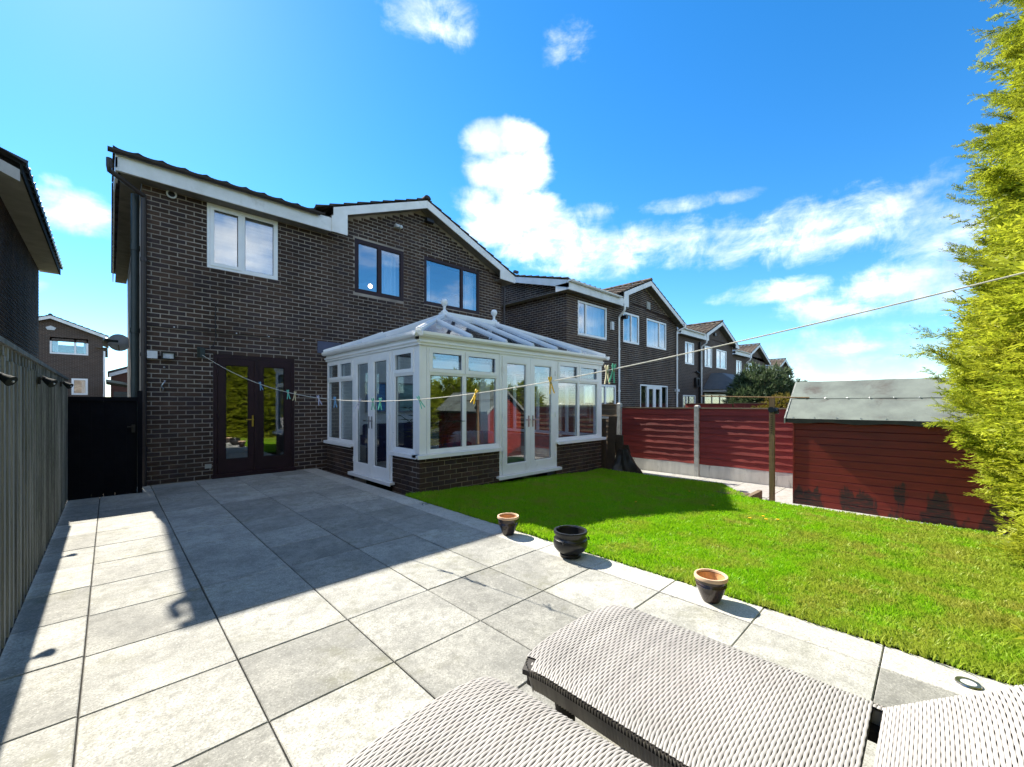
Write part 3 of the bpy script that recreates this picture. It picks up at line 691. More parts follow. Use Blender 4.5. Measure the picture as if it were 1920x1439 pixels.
# pipes at the left corner
downpipe(A, .02, -.055, .0, 5.08, m_brownpipe, .038, swan=(-.40, -.37))
sp = MB(); sp.tube([(-.085, .10, -.1), (-.085, .10, 4.95)], .055, 12); 
for k in (1.2, 2.6, 4.0): sp.tube([(-.085, .10, k), (-.085, .10, k+.08)], .066, 12)
sp.build('soil_pipe', m_greypipe, A, True)
cd_ = MB(); cd_.box(-.012, .006, -.022, -.004, .02, 2.26); cd_.build('cable_conduit', m_whitepl, A)
dp = downpipe(A, 8.36, -.06, -.2, 5.0, m_brownpipe, .036)
hp = MB(); hp.box(8.46, 8.62, -.44, -.36, 5.40, 5.47); hp.build('gutter_end', m_brownpipe, A)
# round vent, sensor, camera under the gable
vt = MB(); vt.lathe([(.075, 0), (.075, .03), (.055, .034), (.05, .012), (.03, .012), (.001, .012)], (.385, -.008, 5.08), 24, 'y'); vt.build('round_vent', m_whitepl, A, True)
vc_ = MB(); vc_.lathe([(.049, 0), (.049, .0125), (.001, .016)], (.385, -.008, 5.08), 20, 'y'); vc_.build('vent_grille', m_black, A)
pr_ = MB(); pr_.box(4.66, 4.84, -.10, -.006, 5.77, 5.84); pr_.ball((4.70, -.11, 5.79), .04); pr_.ball((4.80, -.11, 5.79), .045); pr_.build('twin_floodlight', m_whitepl, A, True)
cm_ = MB(); cm_.box(5.56, 5.64, -.05, -.006, 6.22, 6.30); cm_.tube([(5.60, -.03, 6.26), (5.60, -.12, 6.21)], .018); cm_.box(5.50, 5.72, -.20, -.08, 6.14, 6.22); cm_.build('security_camera', m_black, A)
# string of tiny bulbs along the wall and a cable
cb_ = MB(); pts = [(.02+i*.12, -.022, 2.73+.006*math.sin(i*1.7)+.0012*i*i*.03) for i in range(24)]; cb_.tube(pts, .006, 6); cbl = cb_.build('cable', m_black, A)
lb = MB()
for x in (.42, 1.35, 2.55, 1.9): lb.ball((x, -.03, 2.745), .013, 8)
lb.build('small_bulbs', m_whitepl, cbl)
c2 = MB(); c2.tube([(1.02, -.02, 3.25), (1.015, -.02, 2.95), (1.025, -.022, 2.62), (.99, -.026, 2.48), (.93, -.03, 2.42), (.84, -.03, 2.40)], .006, 6); c2.build('cable', m_black, A)
for nm, x0, x1, z0, z1, mt, d in (('junction_box', .065, .185, 2.18, 2.29, m_whitepl, .07), ('junction_box', -.005, .03, 2.19, 2.27, m_whitepl, .05)):
    j = MB(); j.box(x0, x1, -d, -.006, z0, z1); j.box(x0-.008, x1+.008, -d-.012, -d-.0005, z0-.008, z1+.008); j.build(nm, mt, A)
fl = MB(); fl.ring(.245, .425, 2.165, 2.29, .018, -.10, -.04); fl.box(.27, .40, -.04, -.006, 2.19, 2.26); flo = fl.build('floodlight', m_black, A)
fl2 = MB(); fl2.box(.263, .407, -.085, -.075, 2.183, 2.272); fl2.build('lens', m_lens, flo)
hk = MB(); hk.tube([(.27, -.03, 1.80), (.30, -.06, 1.79), (.27, -.07, 1.75), (.245, -.05, 1.70), (.27, -.06, 1.66), (.26, -.04, 1.60)], .012, 8); hk.ball((.285, -.03, 2.03), .016); hk.build('hose_hook', m_steel, A, True)
bk = MB(); bk.box(.745, .835, -.035, -.006, 2.24, 2.43); bk.prism([(.755, -.035, 2.25), (.825, -.035, 2.25), (.825, -.035, 2.42), (.755, -.035, 2.42)], (.02, -.11, -.02)); bk.build('line_reel', m_greypipe, A)
vb = MB(); vb.box(.86, .96, -.02, -.006, .2, .28); vb.build('low_vent', m_conc, A)

# dish on the side wall
ds = thing('satellite_dish', 'pale satellite dish on an arm beside the house corner, above the black gate', 'satellite dish', (.40, 16.0, 3.12))
q = MB(); q.lathe([(.001, .06), (.10, .05), (.18, .025), (.24, 0), (.235, -.012), (.17, .012), (.09, .037), (.001, .045)], (-.20, .1, 0), 24, 'y'); q.build('dish', m_whitepl, ds, True)
q = MB(); q.tube([(0, .1, 0), (-.16, .12, 0)], .018); q.tube([(-.20, .1, -.2), (-.22, -.25, -.12)], .012); q.build('arm', m_black, ds)
q = MB(); q.lathe([(.02, -.06), (.07, 0), (.075, .05), (.04, .12)], (-.45, -.25, .0), 14, 'y'); q.box(-.50, -.22, -.2, -.15, -.03, .03); q.build('receiver', m_greypipe, ds, True)

# ================================================================== CONSERVATORY
cons = thing('conservatory', 'white framed conservatory with glass roof and finials on a low brick wall', 'conservatory', (0, 0, 0))
UC, VC, UR, VB = 3.44, 5.58, 8.43, 9.38
TF = lambda a, d, z: (a, VC+d, z)
TS = lambda a, d, z: (UC+d, a, z)
TR = lambda a, d, z: (UR-d, a, z)
ZC, ZT, ZH, ZFA = .60, 1.89, 2.31, 2.355
fd0, fd1, sd0, sd1 = 5.13, 6.73, 6.45, 7.97       # front doors, side doors
DW = []
for T_, a0, a1 in ((TF, UC+.004, fd0), (TF, fd1, UR-.004), (TS, VC+.26, sd0), (TS, sd1, VB), (TR, VC+.26, VB)):
    dw = MB(); dw.box(a0, a1, .01, .25, -.3, ZC-.045, T_); DW.append(dw.build('dwarf_wall', m_mortar, cons))
br_me = {}
for kw, (T_, a0, a1, ph, horiz) in enumerate(((TF, UC, fd0, 0, 0), (TF, fd1, UR, 0, 0), (TS, VC, sd0, .1, 1), (TS, sd1, VB, .03, 1))):
    for r in brick_rects(a0, a1, -.245, ZC-.06, (), None, ph):
        key = (round(r[1]-r[0], 2), round(r[3]-r[2], 2), horiz)
        if key not in br_me:
            t_ = MB(); hw, hh = key[0]/2, key[1]/2
            brick_geo(t_, -hw, hw, -hh, hh, .0095, (lambda a, d, z: (a, d, z)) if not horiz else (lambda a, d, z: (d, a, z)))
            br_me[key] = t_.mesh('brick', m_brick)
        p = T_((r[0]+r[1])/2, .0095+random.uniform(-.002, .001), (r[2]+r[3])/2)
        link('brick', br_me[key], DW[kw], p)
# corner posts, eaves beam
cp = MB(); cp.box(UC, UC+.125, VC, VC+.125, ZC-.002, ZFA); cp.box(UC-.006, UC+.02, VC-.006, VC+.02, ZC, ZFA); cp.build('corner_post', m_white, cons)
cp = MB(); cp.box(UR-.11, UR, VC, VC+.125, ZC-.002, ZFA); cp.build('corner_post', m_white, cons)
# windows
window(cons, TF, UC+.13, fd0-.02, ZC, ZH, muls=(4.32,), tr=ZT, sash=(2, 3), fw=.06)
window(cons, TF, fd1+.02, UR-.115, ZC, ZH, muls=(7.52,), tr=ZT, sash=(2, 3), fw=.06)
window(cons, TS, VC+.13, sd0-.02, ZC, ZH, tr=ZT, sash=(1,), fw=.06)
window(cons, TS, sd1+.02, VB-.02, ZC, ZH, muls=(8.68,), tr=ZT, sash=(2, 3), fw=.055)
window(cons, TR, VC+.13, VB, ZC, ZH, muls=(6.6, 7.6, 8.5), tr=ZT, fw=.06)
for T_, a0, a1 in ((TF, fd0, fd1), (TS, sd0, sd1)):
    f_ = MB(); f_.box(a0-.018, a0+.045, -.006, .08, .07, ZH, T_); f_.box(a1-.045, a1+.018, -.006, .08, .07, ZH, T_); f_.box(a0+.045, a1-.045, -.006, .08, ZH-.035, ZH, T_)
    f_.build('door_frame', m_white, cons)
    c_ = MB(); c_.box(a0-.09, a1+.09, -.09, .09, .03, .068, T_); c_.box(a0-.09, a1+.09, -.09, -.075, .012, .03, T_); c_.build('door_cill', m_white, cons)
    mid = (a0+a1)/2
    door_leaf(cons, T_, a0+.047, mid, .075, ZH-.037, m_white, 1, m_steel, .11, .19, -1, d0=-.02)
    door_leaf(cons, T_, mid, a1-.047, .075, ZH-.037, m_white, -1, m_steel, .11, .19, 1, d0=-.02)
# cills
for T_, a0, a1 in ((TF, UC-.075, fd0-.005), (TF, fd1+.005, UR+.09), (TS, VC-.01, sd0-.005), (TS, sd1+.005, VB)):
    c_ = MB(); c_.box(a0, a1, -.075, .1, ZC-.042, ZC-.001, T_); c_.box(a0, a1, -.075, -.062, ZC-.06, ZC-.042, T_); c_.build('window_cill', m_white, cons)
# eaves beam and gutter
eb = MB()
for T_, a0, a1 in ((TF, UC-.02, UR+.02), (TS, VC-.018, VB), (TR, VC-.018, VB)):
    eb.box(a0, a1, -.03, .10, ZH+.001, ZFA, T_); eb.box(a0, a1, -.055, .10, ZFA, ZFA+.035, T_); eb.box(a0, a1, -.02, .1, ZFA+.035, 2.475, T_)
eb.build('eaves_beam', m_white, cons)
gt = MB()
for T_, a0, a1 in ((TF, UC-.14, UR+.17), (TS, VC-.14, VB+.0), (TR, VC-.14, VB)):
    prof = [(-.022, 2.515), (-.022, 2.445), (-.06, 2.43), (-.095, 2.44), (-.115, 2.47), (-.115, 2.512), (-.105, 2.515), (-.10, 2.48), (-.06, 2.455), (-.035, 2.465)]
    k = len(prof); vs = [T_(a, d, z) for a in (a0, a1) for d, z in prof]
    gt.add(vs, [(i, (i+1) % k, k+(i+1) % k, k+i) for i in range(k)]+[tuple(range(k)), tuple(range(k, 2*k))])
gt.build('gutter', m_white, cons)
# hipped glass roof
ZE2, ZR = 2.53, 3.33
R1, R2 = Vector((5.24, 7.49, ZR)), Vector((6.69, 7.49, ZR))
EL, ER, EBL, EBR = Vector((UC-.06, VC-.06, ZE2)), Vector((UR+.06, VC-.06, ZE2)), Vector((UC-.06, VB, ZE2)), Vector((UR+.06, VB, ZE2))
def rafter(p, q, w=.052, h=.05, name='rafter'):
    m_ = MB(); m_.bar(p, q, w, h); m_.bar(p+Vector((0, 0, .036)), q+Vector((0, 0, .036)), w*.45, .02); m_.build(name, m_white, cons)
for p, q in ((EL, R1), (ER, R2), (EBL, R1+Vector((0, .2, -.05))), (EBR, R2+Vector((0, .2, -.05)))): rafter(p, q, .085, .06, 'hip_bar')
rb = MB(); rb.bar(R1-Vector((.1, 0, 0)), R2+Vector((.1, 0, 0)), .15, .09); rb.bar(R1+Vector((-.02, 0, .05)), R2+Vector((.02, 0, .05)), .09, .03); rb.build('ridge_bar', m_white, cons)
fu = [4.42, 5.24, 5.97, 6.69, 7.53]
def hitF(u):     # top of the front rafter at u
    if u < R1.x: t = (u-EL.x)/(R1.x-EL.x); return EL.lerp(R1, t)
    if u > R2.x: t = (ER.x-u)/(ER.x-R2.x); return ER.lerp(R2, t)
    return Vector((u, R1.y, ZR))
for u in fu: rafter(Vector((u, VC-.06, ZE2)), hitF(u)-Vector((0, .04, .01)))
fv = [6.55, 7.49, 8.43]
for v in fv:
    t = (v-EL.y)/(R1.y-EL.y) if v <= R1.y else (EBL.y-v)/(EBL.y-R1.y)
    top = (EL if v <= R1.y else EBL).lerp(R1, min(1, t)); rafter(Vector((UC-.06, v, ZE2)), top-Vector((.04, 0, .01)))
    t2 = (ER if v <= R1.y else EBR).lerp(R2, min(1, t)); rafter(Vector((UR+.06, v, ZE2)), t2+Vector((.04, 0, -.01)))
def roof_pane(poly):
    m_ = MB(); p = [Vector(x) for x in poly]; n = (p[1]-p[0]).cross(p[2]-p[0]).normalized(); n = n if n.z > 0 else -n
    m_.prism([x-n*.012 for x in p], n*.012); return m_.build('roof_pane', m_glass_roof, cons)
us = [EL.x]+fu+[ER.x]
for i in range(len(us)-1):
    a, c = us[i], us[i+1]; roof_pane([x for x in ((a, VC-.06, ZE2), (c, VC-.06, ZE2), tuple(hitF(c) if i < len(us)-2 else ER), tuple(hitF(a) if i else EL))][: 4] if 0 < i < len(us)-2 else ([(a, VC-.06, ZE2), (c, VC-.06, ZE2), tuple(hitF(c))] if i == 0 else [(a, VC-.06, ZE2), (c, VC-.06, ZE2), tuple(hitF(a))]))
roof_pane([tuple(EL), tuple(R1), tuple(EBL)]); roof_pane([tuple(ER), tuple(EBR), tuple(R2)])
roof_pane([tuple(EBL), tuple(R1), tuple(R2), tuple(EBR)])
for p in (R1, R2):
    m_ = MB(); m_.lathe([(.075, .0), (.08, .05), (.06, .07), (.03, .09), (.026, .13), (.035, .15), (.03, .165), (.06, .20), (.078, .245), (.07, .29), (.045, .32), (.001, .33)], tuple(p+Vector((0, 0, .02))), 18); m_.build('finial', m_white, cons, True)
rbm = MB(); a_, c_ = Vector((6.33, 6.0, 2.715)), Vector((6.33, 7.05, 3.11)); rbm.bar(a_, c_, .46, .02); rbm.build('roof_blind', M('pale_fabric_blind', (.72, .74, .76), (.62, .66, .70), 2, .8), cons)
bl_ = MB(); bl_.tube([c_+Vector((-.24, .02, 0)), c_+Vector((.24, .02, 0))], .05, 12); bl_.build('blind_roller', m_greypipe, cons, True)
# flashing on the house wall
fs_ = MB(); fs_.box(UC-.2, UC+.3, 9.372, 9.386, 2.50, 2.76); fs_.build('lead_flashing', M('lead_flashing', (.10, .11, .17), (.08, .09, .13), 4, .5), cons)
# inside
fl_ = MB(); fl_.box(UC+.26, UR-.26, VC+.26, VB, -.02, .07); fl_.build('floor', m_floorint, cons)
iw = MB(); iw.box(UC+.27, 6.0, 9.32, 9.379, .07, 2.56); iw.box(7.8, UR-.27, 9.32, 9.379, .07, 2.56); iw.box(6.0, 7.8, 9.32, 9.379, 2.15, 2.56); iw.build('inner_wall', m_plaster_pale, cons)
sk = MB()
for T_, a0, a1 in ((TF, UC+.27, fd0-.1), (TF, fd1+.1, UR-.27), (TS, VC+.27, sd0-.1), (TS, sd1+.1, VB)): sk.box(a0, a1, .252, .275, .07, ZC-.05, T_)
sk.build('inner_lining', m_plaster_pale, cons)
def sofa(label, x, y, rz, L=1.7, grp=None):
    s = thing('sofa', label, 'sofa', (x, y, .07), rz, grp)
    def blk(n, x0, x1, y0, y1, z0, z1, mt):
        m_ = MB(); m_.box(x0, x1, y0, y1, z0, z1); o = m_.build(n, mt, s); bv = o.modifiers.new('soft', 'BEVEL'); bv.width = .05; bv.segments = 3
    blk('base', -L/2, L/2, -.42, .42, .06, .34, m_sofa); blk('backrest', -L/2, L/2, .22, .45, .34, .86, m_sofa)
    for q_ in (-1, 1): blk('armrest', q_*L/2-.1, q_*L/2+.1, -.44, .44, .06, .62, m_sofa)
    for q_ in (-1, 1): blk('seat_cushion', q_*L/4-L/4+.11, q_*L/4+L/4-.11, -.43, .2, .345, .47, m_sofa)
    return s
sofa('navy fabric sofa inside the conservatory, behind the side doors', 5.0, 8.75, 0)
sofa('navy armchair inside the conservatory corner window', 4.35, 6.55, R(100), .95)
ar = thing('armchair', 'grey rounded tub chair behind the front conservatory window', 'armchair', (5.15, 6.35, .07), R(-20))
m_ = MB(); m_.lathe([(.001, .05), (.34, .06), (.40, .2), (.40, .42), (.36, .45), (.001, .46)], (0, 0, 0), 24); m_.build('seat', m_cushion, ar, True)
m_ = MB()
for i in range(14):
    a = PI*.05+PI*.9*i/13; m_.ball((.38*math.cos(a), .38*math.sin(a), .56), .1, 8, (1, 1, 2.2))
m_.build('backrest', m_cushion, ar, True)
for i, (x, lab, col) in enumerate(((4.55, 'framed blue seascape picture, nearer the side doors, on the conservatory inner wall', (.05, .16, .32)), (5.4, 'framed pale green picture further right on the conservatory inner wall', (.14, .24, .22)))):
    pc = thing('picture', lab, 'picture', (x, 9.31, 1.55), 0)
    m_ = MB(); m_.ring(-.27, .27, -.36, .36, .035, -.03, 0); m_.build('frame', m_cushion, pc)
    m_ = MB(); m_.box(-.235, .235, -.012, -.004, -.325, .325); m_.build('print', M('seascape_print', col, tuple(c*2.2 for c in col), 3, .5, stretch=(.6, 1, 3)), pc)
# plant in the corner window
pl = thing('potted_plant', 'tall leafy potted plant behind the front conservatory window', 'plant', (4.05, 6.1, .07))
m_ = MB(); m_.lathe([(.001, 0), (.13, 0), (.17, .3), (.175, .31), (.15, .31), (.14, .26), (.001, .25)], (0, 0, 0), 20); m_.build('pot', m_cushion, pl, True)
lf = MB()
for k in range(26):
    a = random.uniform(0, 2*PI); L = random.uniform(.6, 1.15); bend = random.uniform(.25, .6); hgt = random.uniform(.4, .95)
    pts = [Vector((math.cos(a)*bend*t*t, math.sin(a)*bend*t*t, .26+hgt*(t-.25*t*t*bend)*1.25)) for t in [i/6 for i in range(7)]]
    for side in (-1, 1):
        for j in range(2, 7):
            p = pts[j]; d = (pts[j]-pts[j-1]).normalized(); s_ = d.cross(Vector((0, 0, 1))).normalized()*side
            tip = p+s_*.17+d*.10-Vector((0, 0, .05)); lf.quad(p, p+d*.03+s_*.07, tip, p-d*.01+s_*.08)
    lf.tube(pts, .006, 5)
lo_ = lf.build('leaves', m_plant, pl, recalc=False)

# ================================================================== NEIGHBOURS
NX = dict(fw=.06, pmat=m_glass_up)
PX = 5.15; ZPK = 6.5
wB = [(.61, 2.37, 3.80, 4.98), (3.52, 4.76, 3.85, 5.03), (5.39, 7.2, 3.85, 5.05), (4.85, 7.35, -.1, 2.25), (.95, 3.0, .3, 2.14)]
B = house('neighbouring dark brick house just right of the conservatory, white windows and gutters', 10.80, 8.5, wB, [(0, 0, 0, 0)], True, m_tile2, dz=-.05)
window(B, ID, *wB[0], muls=(1.08,), curtains=((1.15, 2.3),), **NX)
window(B, ID, *wB[1], muls=(4.15,), curtains=((4.2, 4.7), (3.6, 3.8)), **NX)
window(B, ID, *wB[2], muls=(6.55,), curtains=((5.5, 6.5), (6.6, 7.1)), **NX)
window(B, ID, *wB[4], muls=(1.6, 2.3), curtains=((1.0, 2.9),), **NX)
f_ = MB(); f_.ring(4.855, 7.345, -.09, 2.245, .06, 0, .08); f_.box(5.42, 5.48, 0, .08, 0, 2.18); f_.box(6.72, 6.78, 0, .08, 0, 2.18); fo = f_.build('door_frame', m_white, B)
panes_of(fo, ID, [(4.92, 5.42, 0, 2.18), (6.78, 7.28, 0, 2.18)], m_glass)
door_leaf(B, ID, 5.48, 6.10, .0, 2.18, m_white, 1); door_leaf(B, ID, 6.10, 6.72, .0, 2.18, m_white, -1)
downpipe(B, 3.13, -.06, -.3, 4.95, m_white, .04, swan=(3.02, -.37)); downpipe(B, 8.18, -.06, -.3, 5.0, m_white, .04, swan=(8.35, -.37))
downpipe(B, -.34, 3.0, -.3, 5.5, m_white, .04)
q = MB(); q.box(8.05, 8.32, -.12, -.01, 2.0, 2.12); q.build('pipe_hopper', m_whitepl, B)
q = MB(); q.box(5.35, 5.62, -.05, -.006, 5.42, 5.72); q.build('vent_cover', m_conc, B)
q = MB(); q.box(2.58, 2.74, -.09, -.006, 4.2, 4.5); q.build('alarm_box', m_whitepl, B)
q = MB(); q.box(3.36, 3.52, -.22, -.02, 4.72, 4.84); q.tube([(3.44, 0, 4.7), (3.44, -.12, 4.76)], .02); q.build('floodlight', m_black, B)
q = MB(); q.tube([(5.6, -.02, 1.2), (5.6, -.05, 1.2)], .05); q.build('flue_cap', m_black, B)

PX = 5.55; ZPK = 6.5
wC = [(.92, 2.1, 3.66, 4.86), (3.62, 4.75, 3.66, 4.9), (5.46, 7.2, 3.7, 4.86), (.65, 2.3, .8, 1.98), (3.6, 7.4, -.1, 2.1)]
Cc = house('third dark brick house of the row, brown soil pipe and slate lean-to porch', 21.20, 9.4, wC, [], False, m_tile2, dz=-.12, farwall=m_farbrick)
window(Cc, ID, *wC[0], muls=(1.35,), curtains=((1.0, 2.05),), **NX); window(Cc, ID, *wC[1], muls=(4.1,), curtains=((3.7, 4.7),), **NX)
window(Cc, ID, *wC[2], muls=(6.2,), curtains=((5.5, 7.1),), **NX); window(Cc, ID, *wC[3], muls=(1.1,), **NX); window(Cc, ID, *wC[4], muls=(4.8, 6.1), **NX)
downpipe(Cc, 3.0, -.06, -.3, 4.95, m_white, .04, swan=(2.95, -.37)); 
q = MB(); q.tube([(2.72, -.08, -.3), (2.72, -.08, 5.0)], .06, 10); q.tube([(2.72, -.08, 3.2), (2.2, -.08, 3.3)], .045, 8); q.build('soil_pipe', m_black, Cc, True)
q = MB(); q.ring(2.05, 2.5, 2.45, 2.95, .07, -.16, -.02); q.box(2.12, 2.43, -.1, -.02, 2.52, 2.88); q.build('hose_reel', m_black, Cc)
q = MB(); q.box(4.95, 5.2, -.1, -.01, 5.62, 5.78); q.build('floodlight', m_black, Cc)
q = MB(); q.prism([(3.4, 0, 2.2), (7.6, 0, 2.2), (7.6, -2.2, 2.2), (3.4, -2.2, 2.2)], (0, 0, .12)); q.build('porch_fascia', m_white, Cc)
q = MB(); z = 2.33; q.add([(3.3, .0, z), (3.3, -2.3, z), (7.7, -2.3, z), (7.7, 0, z), (4.6, 0, z+1.0), (7.6, 0, z+1.0), (4.6, -.6, z+1.0), (7.6, -.6, z+1.0)], [(0, 1, 6, 4), (1, 2, 7, 6), (2, 3, 5, 7), (4, 6, 7, 5)]); q.build('porch_roof', m_lead, Cc)
window(Cc, lambda a, d, z: (a, -2.1+d, z), 3.5, 7.5, .5, 2.19, muls=(4.5, 5.5, 6.5), name='porch_window', fw=.07)
q = MB(); q.box(3.5, 7.5, -2.09, -1.9, -.4, .5); q.build('porch_wall', m_farbrick, Cc)
PX = 5.4; ZPK = 6.35
wD = [(.9, 2.1, 3.6, 4.8), (3.6, 4.8, 3.6, 4.8), (5.4, 7.2, 3.6, 4.8)]
Dd = house('fourth brick house of the row, behind the pine bush, brown tiled roof', 31.60, 10.1, wD, [], False, m_tile2, dz=-.25, farwall=m_farbrick)
for w_ in wD: window(Dd, ID, *w_, muls=((w_[0]+w_[1])/2,), curtains=((w_[0]+.1, w_[1]-.1),), **NX)
downpipe(Dd, 3.0, -.06, -.3, 4.95, m_white, .045, swan=(2.9, -.37))
Ee = house('farthest brick house of the row, only its roof and gable above the bushes', 42.0, 10.6, wD, [], False, m_tile2, dz=-.6, farwall=m_farbrick)
for w_ in wD: window(Ee, ID, *w_, muls=((w_[0]+w_[1])/2,), **NX)

# house across the street, seen through the passage on the left
PX = 5.95; ZPK = 6.95
wF = [(5.90, 7.62, 4.55, 5.62), (6.85, 7.60, 1.92, 3.0)]
Fh = house('distant brick house seen above the black gate, white two-light window under its gable', -8.62, 39.5, wF, [], False, m_tiledark, dz=0.05, farwall=m_farbrick)
window(Fh, ID, *wF[0], muls=(7.02,), curtains=((5.95, 6.25), (7.4, 7.57)), fw=.08); window(Fh, ID, *wF[1], curtains=((7.3, 7.55),), fw=.1)
q = MB(); q.add([(5.80, -.06, 6.05), (6.10, -.06, 6.05), (6.18, -.06, 6.2), (5.95, -.06, 6.33), (5.72, -.06, 6.2), (5.80, 0, 6.05), (6.10, 0, 6.05), (6.18, 0, 6.2), (5.95, 0, 6.33), (5.72, 0, 6.2)], [(0, 1, 2, 3, 4), (0, 1, 6, 5), (1, 2, 7, 6), (2, 3, 8, 7), (3, 4, 9, 8), (4, 0, 5, 9)]); q.build('alarm_box', m_whitepl, Fh)
downpipe(Fh, 8.38, -.1, -.3, 4.9, m_white, .05)
rh = thing('red_brick_house', 'far red brick gable with a white verge, between the distant house and the drainpipe', 'house', (2.0, 47, 0))
q = MB(); q.prism([(-1.9, 0, -.4), (4, 0, -.4), (4, 0, 6.2), (-1.9, 0, 3.75)], (0, 8, 0)); q.build('wall', m_redbrick, rh)
q = MB(); q.prism([(-2.0, -.25, 3.55), (4.1, -.25, 6.1), (4.1, -.25, 6.4), (-2.0, -.25, 3.85)], (0, .06, 0)); q.build('barge_board', m_white, rh)
q = MB(); q.prism([(-2.1, -.3, 3.86), (4.1, -.3, 6.41), (4.1, -.3, 6.55), (-2.1, -.3, 4.0)], (0, 8.6, 0)); q.build('roof', m_tiledark, rh)
gg = thing('garage', 'grey garage with ribbed door seen over the black gate', 'garage', (.75, 36.0, 0))
q = MB(); q.box(-.75, 2, 0, 5, -.4, 1.5); q.build('wall', m_farbrick, gg)
q = MB()
for k in range(9): q.box(-.55, 1.8, -.05-.012*(k % 2), -.003, .0+k*.24, .225+k*.24)
q.build('garage_door', m_greypipe, gg)
q = MB(); q.prism([(-.9, -.3, 2.75), (2.2, -.3, 2.15), (2.2, -.3, 2.3), (-.9, -.3, 2.9)], (0, 5.4, 0)); q.build('roof', m_felt, gg)

# house on the left, beyond the grey fence
L = thing('brick_house', 'dark house cut off by the left edge, its tiled eave above the grey board fence', 'house', (-1.35, 10.2, 0), 0, 'brick houses of one row')
w = MB(); w.quad((0, 0, -.4), (0, 6.5, -.4), (0, 6.5, 5.0), (0, 0, 5.0)); w.quad((0, 0, -.4), (-7, 0, -.4), (-7, 0, 5.0), (-3.5, 0, 6.7), (0, 0, 5.0)); w.quad((0, 6.5, -.4), (-7, 6.5, -.4), (-7, 6.5, 5.0), (-3.5, 6.5, 6.7), (0, 6.5, 5.0)); w.build('wall', m_mortar, L, recalc=False)
st = MB()
for r in brick_rects(0, 6.5, -.35, 4.98): brick_geo(st, *r, .007, lambda a, d, z: (-d, a, z))
stuff(st.build('brickwork', m_brick, L))
r = MB(); roof_slope(r, (.42, -.32, 5.12), (0, 1, 0), (-1, 0, .47), 7.1, 4.3, amp=.034); roof_slope(r, (-7.42, 6.8, 5.12), (0, -1, 0), (1, 0, .47), 7.1, 4.3); r.build('roof', m_tiledark, L, recalc=False)
q = MB(); q.box(.0, .36, -.25, 6.75, 4.97, 4.99); q.prism([(.36, -.3, 5.02), (-3.5, -.3, 6.8), (-3.5, -.3, 6.62), (.36, -.3, 4.84)], (0, .03, 0)); q.build('soffit', M('pale_soffit', (.45, .43, .40), (.34, .32, .3), 3, .7), L)
q = MB(); q.box(.361, .385, -.3, 6.78, 4.965, 5.11); q.build('fascia', m_feltdark, L)
q = MB(); ridge_run(q, (-3.5, -.34, 7.0), (-3.5, 6.8, 7.0)); stuff(q.build('ridge_tiles', m_tiledark, L, recalc=False))

# ================================================================== FENCES, GATE
gf = thing('board_fence', 'weathered grey upright board fence along the left side of the patio', 'fence', (-.44, 0, 0))
def part_empty(name, par, loc):
    o = bpy.data.objects.new(name, None); o.empty_display_size = .1; C.objects.link(o); o.parent = par; o.location = loc; return o
def feather_panel(y0, y1, label):
    t = part_empty('fence_panel', gf, (0, y0, 0))
    y = 0; me = {}
    L_ = y1-y0; n = 12; wd = L_/n
    for i in range(n):
        h_ = 1.66+random.uniform(-.012, .012)
        m_ = MB(); a, c = i*wd, (i+1)*wd+.018
        m_.prism([(-.004, a, .03), (.018, a, .03), (.006, c, .03), (-.004, c, .03)], (0, 0, h_-.03)); m_.build('board', m_fence_l, t)
    for i in range(n*2):
        if i % 2 == 0: continue
        m_ = MB(); a = i*wd/2; m_.box(-.014, .004, a, a+wd*.34, 1.655, 1.735); m_.build('slat', m_fence_l, t)
    m_ = MB(); m_.box(-.032, .022, 0, L_, 1.735, 1.765); m_.build('capping', m_fence_l, t)
    m_ = MB(); m_.box(-.06, -.02, 0, L_, .3, .38); m_.box(-.06, -.02, 0, L_, 1.3, 1.38); m_.box(-.035, -.018, 0, L_, 1.62, 1.735); m_.build('rail', m_fence_l, t)
for k, lab in enumerate(('grey board fence panel next to the black gate', 'second grey board fence panel from the black gate', 'third grey board fence panel from the black gate', 'grey board fence panel at the left edge of the photo, nearest the camera', 'grey board fence panel left of the camera', 'grey board fence panel behind the camera')):
    feather_panel(8.68-1.83*(k+1), 8.68-1.83*k-.01+(.10 if k == 0 else 0), lab)
for v, z, lab in ((3.30, 1.535, 'black fence lamp on the grey fence, cut by the left edge'), (5.165, 1.595, 'middle black fence lamp on the grey fence'), (7.31, 1.637, 'black fence lamp on the grey fence nearest the gate')):
    t = thing('fence_lamp', lab, 'lamp', (-.42, v, z), 0, 'black lamps on the grey fence'); t.scale = (.38,)*3 if v < 4 else (.5,)*3
    q = MB(); q.box(.0, .03, -.04, .04, -.07, .05); q.tube([(.02, 0, .0), (.06, 0, .05), (.10, 0, .03)], .013, 8); q.build('bracket', m_black, t)
    q = MB(); q.tube([(.05, .02, .03), (.09, 0, .0), (.17, -.05, -.06), (.175, -.053, -.063)], [.02, .045, .075, .06], 14)
    q.build('shade', m_feltdark, t, True)
    q = MB(); q.ball((.183, -.057, -.06), .014, 8); q.build('lens', m_lens, t, True)
